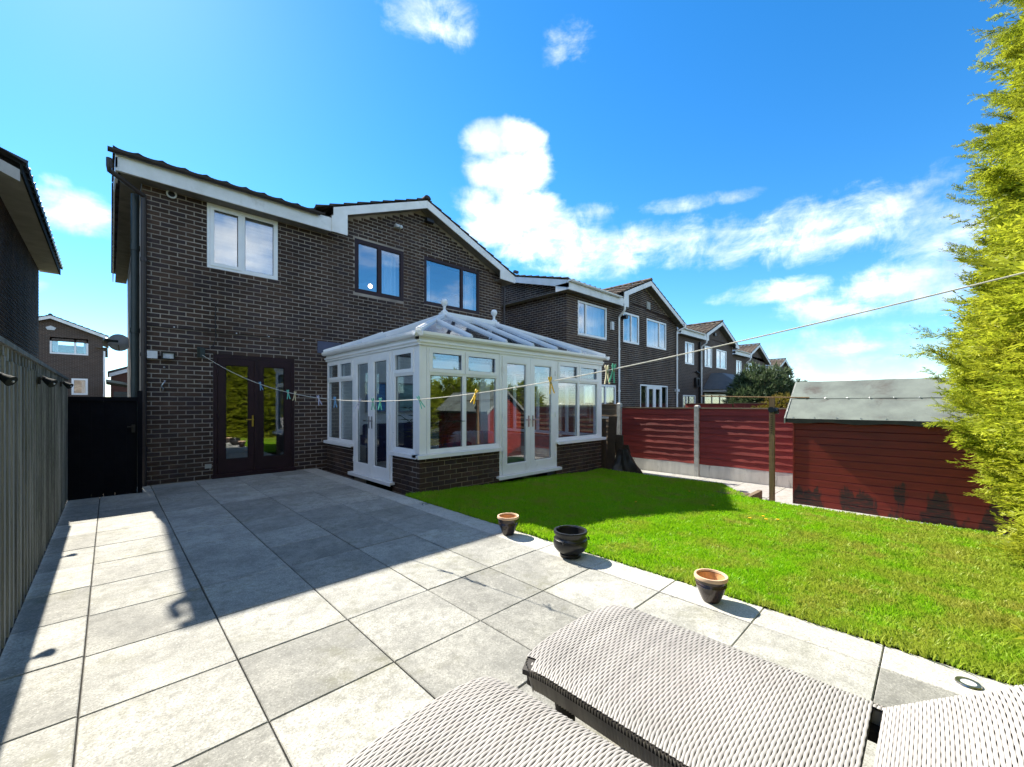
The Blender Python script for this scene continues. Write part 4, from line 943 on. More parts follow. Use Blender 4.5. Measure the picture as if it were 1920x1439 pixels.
# gate
G = thing('garden_gate', 'black painted gate closing the passage between grey fence and house', 'gate', (0, 8.74, 0))
for i in range(6):
    q = MB(); q.box(-.432+i*.124, -.432+(i+1)*.124-.0006, 0, .022, -.004, 1.44); q.build('board', m_gate, G)
q = MB(); q.box(-.425, .335, -.025, .05, 1.44, 1.50); q.build('top_rail', m_gate, G)
q = MB(); q.box(-.42, .31, .022, .06, .04, .3); q.box(-.42, .31, .022, .035, .3, 1.43); q.build('ledge', m_gate, G)
q = MB(); q.box(.25, .29, -.03, 0, .95, 1.07); q.box(.2, .29, -.045, -.03, 1.03, 1.05); q.build('latch', m_black, G)
q = MB(); q.box(.318, .375, -.03, .07, -.05, 1.6); q.build('gate_post', m_gate, G)

rf = thing('panel_fence', 'red and brown lapped panel fence with concrete posts beyond the lawn', 'fence', (9.8, 0, 0))
ff = thing('panel_fence', 'far dark red panel fence below the pine bush and third house', 'fence', (20.4, 0, 0))
def waney(y0, y1, zb, zt, mat, label, x=9.8, grp='red fence panels', n=9):
    t = part_empty('fence_panel', rf if x < 15 else ff, (0, y0, zb))
    if mat is m_bare: t['label'] = 'weathered bare brown panel'
    L_ = y1-y0; h = (zt-zb)/n
    for i in range(n):
        z0, z1 = i*h, (i+1)*h+.03; nn = 14; vs = []
        ph = random.uniform(0, 9); am = random.uniform(.002, .007)
        for j in range(nn+1):
            y = L_*j/nn; zw = z0+am*math.sin(ph+j*.8)+random.uniform(-.003, .003)
            o0, o1 = -.032+random.uniform(-.003, .003), -.012
            vs += [(o0, y, zw), (o1, y, min(z1, zt-zb)), (o1+.010, y, min(z1, zt-zb)), (o0+.012, y, zw)]
        fs = [(4*j+a, 4*j+(a+1) % 4, 4*j+4+(a+1) % 4, 4*j+4+a) for j in range(nn) for a in range(4)]+[(0, 1, 2, 3), (4*nn, 4*nn+1, 4*nn+2, 4*nn+3)]
        m_ = MB(); m_.add(vs, fs); m_.build('board', mat, t)
    m_ = MB(); m_.box(-.045, .02, 0, L_, zt-zb, zt-zb+.028); m_.build('capping', m_bare if mat is m_red else mat, t)
    m_ = MB(); m_.box(-.002, .02, 0, L_, .02, .06); m_.box(0, .02, 0, .04, 0, zt-zb); m_.box(0, .02, L_-.04, L_, 0, zt-zb); m_.build('batten', mat, t)
    return t
waney(3.93, 5.84, .0, 1.28, m_red, 'red fence panel nearer the conservatory, left of the middle concrete post')
waney(1.95, 3.82, .0, 1.28, m_red, 'red fence panel behind the timber line post, right of the middle concrete post')
waney(.0, 1.83, .0, 1.28, m_red, 'red fence panel hidden behind the shed')
waney(6.0, 7.85, .0, 1.36, m_bare, 'weathered bare brown fence panel beside the conservatory end', grp='brown fence panels')
waney(7.97, 9.85, .0, 1.36, m_bare, 'second bare brown fence panel, beyond the conservatory', grp='brown fence panels')
for v, lab in ((5.92, 'concrete fence post between brown and red panels'), (3.875, 'concrete fence post between the two visible red panels'), (1.89, 'concrete fence post hidden behind the shed corner'), (7.91, 'concrete fence post behind the conservatory'), (-.06, 'concrete fence post behind the shed')):
    q = MB(); hz = 1.39 if v > 5 else 1.335
    q.prism([(-.06, -.05, -.35), (.06, -.05, -.35), (.06, .05, -.35), (-.06, .05, -.35)], (0, 0, hz+.35)); q.add([(-.06, -.05, hz), (.06, -.05, hz), (.06, .05, hz), (-.06, .05, hz), (-.02, -.03, hz+.03), (.04, -.03, hz+.03), (.04, .03, hz+.03), (-.02, .03, hz+.03)], [(0, 1, 5, 4), (1, 2, 6, 5), (2, 3, 7, 6), (3, 0, 4, 7), (4, 5, 6, 7)])
    q.build('concrete_post', m_conc, rf, False, (-.01, v, 0))
for y0, y1, lab in ((3.93, 5.85, 'concrete gravel board under the red panel nearer the conservatory'), (1.94, 3.82, 'concrete gravel board under the red panel by the timber post'), (.0, 1.83, 'concrete gravel board behind the shed'), (5.98, 7.85, 'concrete gravel board under the bare brown panel')):
    q = MB(); q.box(-.025, .025, 0, y1-y0, -.38, -.004); q.build('gravel_board', m_gravelb, rf, False, (-.005, y0, 0))
# boundary between the two next gardens
for k in range(3):
    waney(2.1+k*2.2, 4.25+k*2.2, -.3, 1.42-.02*k, m_red, ('far dark red fence panel below the golden bush', 'far dark red fence panel in front of the pine bush', 'far dark red fence panel below the third house')[k], x=20.4, grp='far red fence panels', n=8)

# ================================================================== SHED
sh = thing('garden_shed', 'red shiplap shed with grey felt roof and peeling dark paint at its foot', 'shed', (8.30, 1.67, -.30))
def shed_red():
    m, q, p, vec, oi, out, tcd = mat_base('peeling_red_shed_paint')
    g = q.n('ShaderNodeNewGeometry'); pos = g.outputs['Position']
    mp = q.n('ShaderNodeMapping'); q.l(pos, mp.inputs[0]); mp.inputs['Scale'].default_value = (1, 1, 8)
    col = q.mix(q.mapr(q.noise(mp.outputs[0], 2.2, 6, .6), .35, .65, 0, 1), (.24, .024, .012), (.17, .018, .010))
    s = q.n('ShaderNodeSeparateXYZ'); q.l(pos, s.inputs[0])
    mp2 = q.n('ShaderNodeMapping'); q.l(pos, mp2.inputs[0]); mp2.inputs['Scale'].default_value = (1, 3.3, 1.05)
    n = q.noise(mp2.outputs[0], 1.35, 7, .55, .25)
    lim = q.mapr(s.outputs[2], -.30, .52, .42, .68)
    f = q.math('MULTIPLY', q.mapr(q.math('SUBTRACT', n, lim), -.01, .05, 0, .93), q.mapr(q.noise(mp.outputs[0], 9, 6, .7), .36, .52, .35, 1))
    col = q.mix(f, col, (.022, .017, .014))
    q.l(col, p.inputs['Base Color']); p.inputs['Roughness'].default_value = .5; p.inputs['Specular IOR Level'].default_value = .4
    bn = q.n('ShaderNodeBump'); bn.inputs['Strength'].default_value = .25; bn.inputs['Distance'].default_value = .006
    q.l(q.noise(mp.outputs[0], 14, 5, .6), bn.inputs['Height']); q.l(bn.outputs[0], p.inputs['Normal']); return m
m_shed = shed_red()
SLn, SW, SE = 2.6, 1.36, 1.50      # length, width, eave height above its base
n = 13; hb = SE/n
for i in range(n):
    q = MB(); q.prism([(.0, 0, i*hb+.0005), (-.018, 0, i*hb+.0005), (-.018, 0, (i+1)*hb-.014), (-.009, 0, (i+1)*hb-.0005), (.0, 0, (i+1)*hb-.0005)], (0, -SLn, 0)); q.build('board', m_shed, sh)
slope = .53/.68
for y, nm in ((0, 1), (-SLn, -1)):
    for i in range(20):
        z0, z1 = i*hb, (i+1)*hb; a = 0 if z1 <= SE else (z1-SE)/slope
        if a > SW/2-.05: break
        q = MB(); q.box(a+.001, SW-a-.001, min(y, y+nm*.018), max(y, y+nm*.018), z0+.004, z1-.004); q.build('board', m_shed, sh)
q = MB(); q.prism([(.002, -.02, 0), (SW-.002, -.02, 0), (SW-.002, -.02, SE), (SW/2, -.02, SE+SW/2*slope), (.002, -.02, SE)], (0, -SLn+.04, 0)); q.build('carcass', m_wood, sh)
q = MB(); q.box(-.03, .02, .0, .022, 0, SE); q.build('corner_trim', m_shed, sh)
def shed_roof(sgn):
    x0 = -.13 if sgn > 0 else SW+.13; xm = SW/2; z0 = SE-.13*slope+.03; zm = SE+SW/2*slope+.03
    q = MB(); q.prism([(x0, .10, z0), (xm, .10, zm), (xm, .10, zm+.022), (x0, .10, z0+.022)], (0, -SLn-.2, 0)); q.build('roof', m_felt, sh)
    q = MB(); N_ = 18
    for i in range(N_):
        y0, y1 = .104-(SLn+.21)*i/N_, .104-(SLn+.21)*(i+1)/N_; d0, d1 = [.045+.014*math.sin(k*1.3) for k in (i, i+1)]
        s_ = sgn; q.quad((x0-s_*.004, y0, z0+.022), (x0-s_*.004, y1, z0+.022), (x0-s_*.012, y1, z0-d1), (x0-s_*.012, y0, z0-d0)); q.quad((x0, y0, z0+.022), (x0, y1, z0+.022), (x0-s_*.002, y1, z0-d1), (x0-s_*.002, y0, z0-d0))
    q.build('felt_edge', m_feltdark, sh, recalc=False)
    t0 = .52; xa = x0+(xm-x0)*t0; za = z0+(zm-z0)*t0
    q = MB(); N_ = 26; rows = []
    for j in range(6):
        tt = t0+(1-t0)*j/5
        for i in range(N_+1):
            y = .103-(SLn+.206)*i/N_; bump_ = .006+.007*max(0, math.sin(i*.9+j*1.3)*math.sin(i*.37+1))
            x = x0+(xm-x0)*tt; z = z0+(zm-z0)*tt+.022; rows.append((x-sgn*bump_*.6, y, z+bump_))
    q.add(rows, [(j*(N_+1)+i, j*(N_+1)+i+1, (j+1)*(N_+1)+i+1, (j+1)*(N_+1)+i) for j in range(5) for i in range(N_)])
    base = len(q.v); edge = [(rows[i][0]+sgn*.004, rows[i][1], rows[i][2]-.012) for i in range(N_+1)]
    q.add(rows[:N_+1]+edge, [(i, i+1, N_+1+i+1, N_+1+i) for i in range(N_)])
    q.build('upper_felt', m_felt, sh, True, recalc=False)
    q = MB(); q.prism([(x0-.01*sgn, .104, z0-.06), (xm, .104, zm-.05), (xm, .104, zm+.03), (x0-.01*sgn, .104, z0+.028)], (0, .02, 0)); q.build('verge_board', m_fence_l, sh)
    q = MB()
    for i in range(9): y = .0-i*.29; q.box(x0-sgn*.0+.01*sgn, x0+.022*sgn, y-.007, y+.007, z0+.025+.010*slope, z0+.034+.02*slope)
    for i in range(9): y = -.1-i*.28; q.ball((xa-sgn*.012, y, za+.035), .009, 6)
    q.build('clout_nails', m_lens, sh)
shed_roof(1); shed_roof(-1)

# ================================================================== LINE POST, STEP, LEANING BOARDS
pt = thing('line_post', 'tan timber post standing in front of the red fence with a thin rail on top', 'post', (7.72, 1.862, -.3))
q = MB(); q.box(-.035, .035, -.035, .035, 0, 1.79); q.build('post', m_post, pt)
q = MB(); q.tube([(-.005, 1.12, 1.835), (0, .4, 1.81), (0, 0, 1.80), (0, -.5, 1.79)], .011, 7); q.build('rail', m_post, pt)
q = MB(); q.tube([(-.052, .0, 1.60), (-.034, 0, 1.60)], .048, 12); q.lathe([(.05, 0), (.05, .05), (.042, .05), (.042, 0)], (0, -.036, 1.58), 12, 'y'); q.build('cleat', m_black, pt)
q = MB()
for i in range(9): q.box(-.040, -.034, -.012, .012, 1.22+i*.035, 1.232+i*.035)
q.build('pencil_notches', m_wood, pt)
stp = thing('timber_step', 'pale timber edged step at the notch of the lawn by the fence path', 'step', (7.55, 2.15, -.3))
q = MB(); q.box(.0, .74, .0, .07, 0, .16); q.build('front_board', m_bare, stp)
q = MB(); q.box(-.02, .30, .07, .55, .13, .165); q.build('tread', m_bare, stp)
q = MB(); q.box(.0, .28, .07, .8, 0, .13); q.build('riser', m_wood, stp)
lb_ = thing('leaning_planks', 'dark planks leaning against the conservatory end wall', 'planks', (8.55, 5.2, -.3))
for i, (x, y, tx, ty, w_, h_) in enumerate(((.12, .42, .10, -.05, .22, 1.38), (.30, .25, -.10, -.08, .20, .95), (.42, .05, -.17, .05, .24, .72))):
    q = MB(); q.prism([(x, y, 0), (x+.03, y, 0), (x+.03, y-w_, 0), (x, y-w_, 0)], (tx-.05, ty, h_)); q.build('plank', m_wood, lb_)
bgs = MB(); NN = 26
rows = []
for j in range(9):
    for i in range(NN):
        a = 2*PI*i/NN; t = j/8
        rr = (.30-.22*t)*(1+.22*math.sin(3*a+2*t)+.12*math.sin(7*a+5*t)+random.uniform(-.05, .05))
        rows.append((.30+rr*1.1*math.cos(a)-.12*t, .15+rr*1.3*math.sin(a), .62*t**1.1))
bgs.add(rows, [(j*NN+i, j*NN+(i+1) % NN, (j+1)*NN+(i+1) % NN, (j+1)*NN+i) for j in range(8) for i in range(NN)]+[tuple(range(8*NN, 9*NN))])
o = bgs.build('black_sheet', m_tarp, None, True, (8.55, 5.0, -.3)); tag(o, 'crumpled black plastic sheet heaped beside the conservatory end wall', 'plastic sheet')
wp = thing('water_butt_post', 'dark post with a pale flat cap beside the conservatory end', 'post', (8.72, 5.75, -.3))
q = MB(); q.lathe([(.001, 0), (.13, 0), (.10, .8), (.085, 1.33), (.001, 1.33)], (0, 0, 0), 14); q.build('body', m_wood, wp, True)
q = MB(); q.box(-.16, .16, -.1, .1, 1.33, 1.37); q.build('cap', m_conc, wp)

# ================================================================== POTS, UPLIGHTS
def pot(name, label, x, y, prof, mat, inner, rim, soilz, extra=None):
    t = thing(name, label, 'plant pot', (x, y, .003), random.uniform(0, 6), 'empty plant pots along the lawn edge')
    k = prof.index(max(prof, key=lambda a: a[1])); out = prof
    q = MB(); q.lathe([(.001, 0)]+out, (0, 0, 0), 36); q.f = q.f[:-1]; q.build('body', mat, t, True)
    R0, Z0 = out[-1]
    q = MB(); q.lathe([(R0*.86, Z0-.004), (R0*.80, Z0*.6), (R0*.62, soilz), (.001, soilz)], (0, 0, 0), 36)
    q.f = q.f[:-2]; q.build('inside', inner, t, True, recalc=False)
    q = MB(); q.lathe([(R0*.87, Z0-.006), (R0*1.03, Z0-.012), (R0*1.05, Z0), (R0*1.02, Z0+.012), (R0*.90, Z0+.012), (R0*.86, Z0)], (0, 0, 0), 36); q.f = q.f[:-2]; q.build('rim', rim, t, True)
    if extra: extra(t)
    return t
pot('plant_pot', 'small dark glazed pot with terracotta inside, farthest of the three', 3.062, 3.20, [(.058, 0), (.062, .01), (.086, .07), (.104, .11), (.100, .117), (.107, .125), (.103, .132), (.110, .16), (.112, .185)], m_potglaze, m_terra, m_rim, .09)
def handles(t):
    q = MB()
    for a in (0, PI*2/3, PI*4/3): q.tube([(.158*math.cos(a), .158*math.sin(a), .175), (.172*math.cos(a), .172*math.sin(a), .16), (.166*math.cos(a), .166*math.sin(a), .145)], .007, 6)
    q.build('lug', m_potblack, t, True)
pot('plant_pot', 'round black cauldron shaped pot, middle of the three', 3.035, 2.345, [(.095, 0), (.098, .025), (.09, .035), (.125, .055), (.152, .09), (.158, .125), (.148, .155), (.154, .162), (.146, .170), (.138, .185), (.142, .21), (.148, .225)], m_potblack, m_potblack, m_potblack, .06, handles)
pot('plant_pot', 'mottled dark pot with pale rim and terracotta inside, nearest the loungers', 3.057, 1.115, [(.054, 0), (.060, .01), (.086, .075), (.101, .115), (.097, .121), (.104, .129), (.099, .136), (.105, .15), (.106, .172)], m_potglaze, m_terra, m_rim, .08)
for u, v, lab in ((3.075, -.112, 'round steel uplight set in the pale edging near the raised lounger backrest'), (3.14, 4.954, 'small round steel uplight in the pale edging near the conservatory corner')):
    t = thing('ground_uplight', lab, 'light', (u, v, .001), 0, 'uplights in the paving edge')
    q = MB(); q.lathe([(.030, .001), (.030, .006), (.045, .007), (.048, .001)], (0, 0, 0), 28); q.f = q.f[:-2]; q.build('bezel', m_steel, t, True)
    q = MB(); q.lathe([(.001, .0045), (.0302, .0035), (.0302, .001), (.001, .001)], (0, 0, 0), 24); q.build('lens', m_lens, t)

# ================================================================== RATTAN LOUNGERS
def weave(name, surf, nrow, ncol, par, mat, skip=None, hump=.0007, sw=.0054):
    """weft cords along x over and under hidden warps; surf(s, t) -> point, s and t in 0..1 (arrays)"""
    ns = ncol*4+1; s = np.linspace(0, 1, ns); V = []; F = []; base = 0
    for r in range(nrow):
        t = (r+.5)/nrow; dt = .5/nrow
        wave = np.cos(PI*s*ncol+(PI if r % 2 else 0)); wave = np.sign(wave)*np.abs(wave)**.4
        h = hump*wave; wid = dt*(.91+.015*rng.standard_normal()); t = t+dt*(.11*wave+.02*rng.standard_normal())
        for off, zz in ((-1, -.0004), (-.6, .0014), (.6, .0014), (1, -.0004)):
            p = surf(s, np.clip(t+off*wid, 0, 1)); p[:, 2] += zz+h+.002; V.append(p)
        i = np.arange(ns-1)
        keep = np.ones(ns-1, bool)
        if skip is not None: keep = ~skip(s[:-1], (r+.5)/nrow)
        for k in range(3):
            a = base+k*ns+i; f = np.stack([a, a+1, a+1+ns, a+ns], 1); F.append(f[keep])
        base += 4*ns
    me = np_mesh(name, np.concatenate(V), np.concatenate(F), 4, mat)
    me.polygons.foreach_set('use_smooth', [True]*len(me.polygons))
    return stuff(link(name, me, par))
def lounger(label, u, v, torn, rz=0):
    HW, YE, Z = .357, 1.06, .378
    t_ = thing('sun_lounger', label, 'sun lounger', (u, v, 0), rz, 'woven rattan sun loungers')
    yend = lambda x: YE-.055*np.abs(x/HW)**3.0
    def zoff(x, y):
        a = np.clip((np.abs(x)-(HW-.055))/.055, 0, 1); c = np.clip((y-(yend(x)-.16))/.16, 0, 1)
        return -.012*a**2-.020*c**2-.008*(1-(x/HW)**2)*np.clip(1-c, 0, 1)
    def seat(s, t):
        x = (s-.5)*2*HW; y = yend(x)*t; return np.stack([x, y*np.ones_like(x), Z+zoff(x, y)], 1)
    sk = (lambda s, t: (s < .07) & (t > .955-.25*np.abs(.03-s))) if torn else None
    weave('seat_weave', seat, 96, 30, t_, m_weave, sk)
    ang = R(37); hb = HW-.052
    def back(s, t):
        x = (s-.5)*2*hb; d = .035+t*.72; e = .03*np.abs(x/hb)**3*t
        return np.stack([x, -(d-e)*math.cos(ang)*np.ones_like(x), Z-.012+(d-e)*math.sin(ang)*np.ones_like(x)], 1)
    weave('backrest_weave', back, 66, 25, t_, m_weave)
    for sg in (-1, 1):
        def rail(s, t, sg=sg):
            x = sg*(HW-.05+.05*s); y = -t*.85
            return np.stack([x, y*np.ones_like(x), Z-.002-.016*s**2], 1)
        weave('rail_weave', rail, 76, 2, t_, m_weave)
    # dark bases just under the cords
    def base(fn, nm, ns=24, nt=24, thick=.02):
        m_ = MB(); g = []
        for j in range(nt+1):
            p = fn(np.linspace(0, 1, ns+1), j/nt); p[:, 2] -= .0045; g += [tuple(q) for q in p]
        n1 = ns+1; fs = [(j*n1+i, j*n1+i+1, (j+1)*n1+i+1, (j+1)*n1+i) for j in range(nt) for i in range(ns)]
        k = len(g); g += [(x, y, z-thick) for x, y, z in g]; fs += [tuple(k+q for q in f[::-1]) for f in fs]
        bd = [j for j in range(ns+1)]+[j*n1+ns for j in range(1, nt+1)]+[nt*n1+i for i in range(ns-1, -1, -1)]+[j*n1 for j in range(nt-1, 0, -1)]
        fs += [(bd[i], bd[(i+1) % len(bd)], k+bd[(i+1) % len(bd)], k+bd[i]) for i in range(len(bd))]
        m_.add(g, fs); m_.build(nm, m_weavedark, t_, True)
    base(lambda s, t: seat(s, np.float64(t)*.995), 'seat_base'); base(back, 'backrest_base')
    # woven apron: upright cords round the edge
    path_ = [(-HW, -.85+.012*i) for i in range(int((.85+float(yend(-HW))-.03)/.012))]
    xs = np.linspace(-HW, HW, 70); path_ += [(float(x)*.985, float(yend(x))-.004-.035*abs(float(x)/HW)**20) for x in xs]
    path_ += [(HW, y) for _, y in path_[:int((.85+float(yend(HW))-.03)/.012)]][::-1]
    m_ = MB(); cx, cy = 0, .2
    for k in range(len(path_)-1):
        (x0, y0), (x1, y1) = path_[k], path_[k+1]
        d = Vector((x1-x0, y1-y0, 0)); L = d.length
        if L < 1e-4 or L > .04: continue
        nrm = Vector((d.y, -d.x, 0))/L
        mid = Vector(((x0+x1)/2, (y0+y1)/2, 0))
        if nrm.dot(mid-Vector((0, .2, 0))) < 0: nrm = -nrm
        zt = Z+float(zoff(np.array([x0*.999]), np.array([min(y0, float(yend(np.array([x0]))[0]))]))[0])+.001
        a, c = Vector((x0, y0, 0)), Vector((x1, y1, 0)); o = nrm*.006; inn = -nrm*.03
        zb = zt-.085
        vs = [a+Vector((0, 0, zt)), mid+o+Vector((0, 0, zt-.004)), c+Vector((0, 0, zt)), a+inn*.6+Vector((0, 0, zb)), mid+inn*.6+o+Vector((0, 0, zb)), c+inn*.6+Vector((0, 0, zb))]
        m_.add(vs, [(0, 1, 4, 3), (1, 2, 5, 4)])
        m_.add([a+inn*.7+Vector((0, 0, zt-.012)), c+inn*.7+Vector((0, 0, zt-.012)), c+inn*.8+Vector((0, 0, zb)), a+inn*.8+Vector((0, 0, zb))], [(0, 1, 2, 3)])
    stuff(m_.build('apron', m_weaveside, t_, recalc=False))
    for sx_ in (-1, 1):
        for yy in (.84, -.62):
            q = MB(); prof = []
            for i in range(23): z = .285*i/22; prof.append((.024+.017*i/22+(.0022 if i % 2 else 0), z))
            q.lathe(prof, (sx_*.285, yy, 0), 14); q.build('leg', m_weavedark, t_, True)
    q = MB(); q.box(-.30, .30, .80, .84, .27, .30); q.box(-.30, .30, -.62, -.58, .27, .30); q.box(-.33, -.29, -.8, 1.0, .27, .31); q.box(.29, .33, -.8, 1.0, .27, .31); q.build('frame', m_weavedark, t_)
    q = MB(); q.tube([(-.25, -.45, .30), (-.25, -.36, .58)], .012); q.tube([(.25, -.45, .30), (.25, -.36, .58)], .012); q.tube([(-.25, -.45, .30), (.25, -.45, .30)], .012); q.build('backrest_stay', m_weavedark, t_)
    return t_
lounger('woven taupe lounger on the right, one worn corner and its backrest raised', 1.535, .15, True)
lounger('woven taupe lounger at the bottom edge, left of the one with the raised backrest', .78, .165, False, R(5))

# ================================================================== WASHING LINE AND PEGS
LA, LB = Vector((1.19, 9.28, 2.30)), Vector((2.63, -.466, 1.98))
LC = [-1.6791917555534124, 3.01761667736925, 1.2349394918093362, -2.91972240820207, 2.3071196470073683]
def line_at(s):
    z = 0
    for c in LC: z = z*s+c
    return Vector((LA.x+(LB.x-LA.x)*s, 9.35+(LB.y-9.35)*s, z))
q = MB(); q.tube([line_at(i/90) for i in range(91)], .0035, 8); tag(q.build('washing_line', m_cord, None, True), 'pale washing line sagging from the house wall across the garden', 'washing line')
def peg_mesh():
    j = MB(); j.prism([(-.0045, .003, .030), (-.0045, .010, .036), (-.0045, .013, .020), (-.0045, .006, -.002), (-.0045, .012, -.05), (-.0045, .019, -.088), (-.0045, .012, -.09), (-.0045, .004, -.05), (-.0045, .001, -.01)], (.009, 0, 0))
    sp_ = MB(); sp_.tube([(-.007, 0, -.012), (.007, 0, -.012)], .006, 8)
    return j, sp_
jm, spm = peg_mesh()
JM = {c: jm.mesh('jaw', PEG[c]) for c in PEG}; SPM = spm.mesh('spring', m_steel)
pegs = [(.2586, 'blue', 'blue clothes peg in front of the brown French doors', 12), (.3453, 'turquoise', 'turquoise peg in front of the right frame of the brown doors', 5), (.3647, 'cream', 'cream peg just right of the turquoise one, by the door frame', -6),
        (.4245, 'lilac', 'pale lilac peg in front of the bricks left of the conservatory', 14), (.462, 'blue', 'blue peg in front of the narrow side window of the conservatory', 4), (.5117, 'lilac', 'lilac peg in front of the conservatory side door, left leaf', -18),
        (.5362, 'green', 'green peg hanging above the side door handles', 3), (.5492, 'turquoise', 'turquoise peg in front of the right leaf of the side door', -2), (.6101, 'turquoise', 'tilted turquoise peg in front of the conservatory corner post', 25),
        (.6817, 'yellow', 'yellow peg in front of the large front window of the conservatory', -22), (.7549, 'yellow', 'yellow peg in front of the white front double doors', 8), (.7988, 'cream', 'cream yellow peg overlapping a green one at the right', 2), (.8035, 'green', 'green peg half behind a cream one at the right', -8)]
for s, c, lab, tilt in pegs:
    p = line_at(s); d = (line_at(s+.01)-line_at(s-.01)).normalized()
    t = thing('clothes_peg', lab, 'clothes peg', p, 0, 'pegs on the washing line')
    yaw = math.atan2(-d.x, d.y)
    t.rotation_euler = (R(tilt), 0, yaw+PI*.5*0+R(random.uniform(35, 75))); t.scale = (1.1, 1.1, 1.0)
    link('jaw', JM[c], t); o = link('jaw', JM[c], t); o.rotation_euler = (0, 0, PI); link('spring', SPM, t)

# ================================================================== GRASS
def vnoise(x, y, sc, seed):
    r = np.random.default_rng(seed); G = r.random((64, 64)); X = x*sc; Y = y*sc
    xi = np.floor(X).astype(int); yi = np.floor(Y).astype(int); fx = X-xi; fy = Y-yi; fx = fx*fx*(3-2*fx); fy = fy*fy*(3-2*fy)
    g = lambda a, c: G[a % 64, c % 64]
    return (g(xi, yi)*(1-fx)+g(xi+1, yi)*fx)*(1-fy)+(g(xi, yi+1)*(1-fx)+g(xi+1, yi+1)*fx)*fy
lzv = np.vectorize(lz); rev = np.vectorize(redge)
N0 = 330000
u = rng.uniform(3.205, 8.42, N0); v = rng.uniform(-1.3, 5.60, N0)
ed = rev(v)
dist = np.hypot(u, v)
keep = (u < ed+.02) & (rng.random(N0) < np.clip(4.4/dist, .35, 1)**1.3)
fwd = .698*u+.716*v; rgt = .716*u-.698*v
keep &= (rgt < fwd*1.32+.3)
u, v, dist = u[keep], v[keep], dist[keep]; n = len(u)
clump = .55*vnoise(u, v, 3.1, 1)+.45*vnoise(u, v, 9.0, 2)
dryn = vnoise(u, v, 2.0, 5)
hgt = (.018+.030*clump)*rng.uniform(.6, 1.35, n)
edge_boost = np.exp(-((u-3.225)/.06)**2)*.055*vnoise(u*3, v, 7.0, 14); hgt += edge_boost*rng.random(n)
wid = (.0022+.0007*dist)*rng.uniform(.7, 1.3, n)
a = rng.uniform(0, 2*PI, n); lean = rng.uniform(.2, 1.0, n)*hgt
pref = vnoise(u, v, 4.0, 9)*2*PI*2
a2 = np.where(rng.random(n) < .8, a, pref)
dx, dy = np.cos(a), np.sin(a); lx, ly = np.cos(a2)*lean, np.sin(a2)*lean
z0 = lzv(u, v)-.004
P = np.zeros((n, 5, 3))
for k, (w_, hh, ll) in enumerate(((-1, 0, 0), (1, 0, 0), (-.7, .6, .38), (.7, .6, .38), (0, 1, 1))):
    P[:, k, 0] = u+dx*wid*w_+lx*ll; P[:, k, 1] = v+dy*wid*w_+ly*ll; P[:, k, 2] = z0+hgt*hh
idx = np.arange(n)[:, None]*5
F = np.concatenate([idx+np.array([[0, 1, 3]]), idx+np.array([[0, 3, 2]]), idx+np.array([[2, 3, 4]])], 1).reshape(-1, 3)
gr = link('grass', np_mesh('grass', P.reshape(-1, 3), F, 3, m_grass), None); tag(gr, 'bright green lawn grass between the paving and the fence path', 'grass', kind='stuff')
# dandelions
df1 = MB(); df1.lathe([(.001, .07), (.012, .074), (.019, .072), (.010, .062), (.003, .058)], (0, 0, 0), 12); df2 = MB(); df2.tube([(0, 0, 0), (.003, 0, .06)], .0016, 5)
m_dand = M('yellow_petals', (.75, .48, .01), (.65, .38, .01), 60, .7)
dm1, dm2 = df1.mesh('flower', m_dand), df2.mesh('stem', m_plant)
for i, (x, y) in enumerate(((5.75, 1.45), (5.65, 1.60), (5.85, 1.35), (5.9, 1.52), (5.4, 3.0), (6.1, 2.2), (7.0, 2.9))):
    t = thing('dandelion', 'small yellow dandelion in the lawn'+(' cluster, '+['second from the left', 'leftmost', 'third from the left', 'rightmost'][i] if i < 4 else (' at the edge of the house shadow', ' between the cluster and the timber post', ' near the notch by the timber step')[i-4]), 'flower', (x, y, lz(x, y)-.01), i, 'dandelions in the lawn'); link('flower', dm1, t); link('stem', dm2, t)

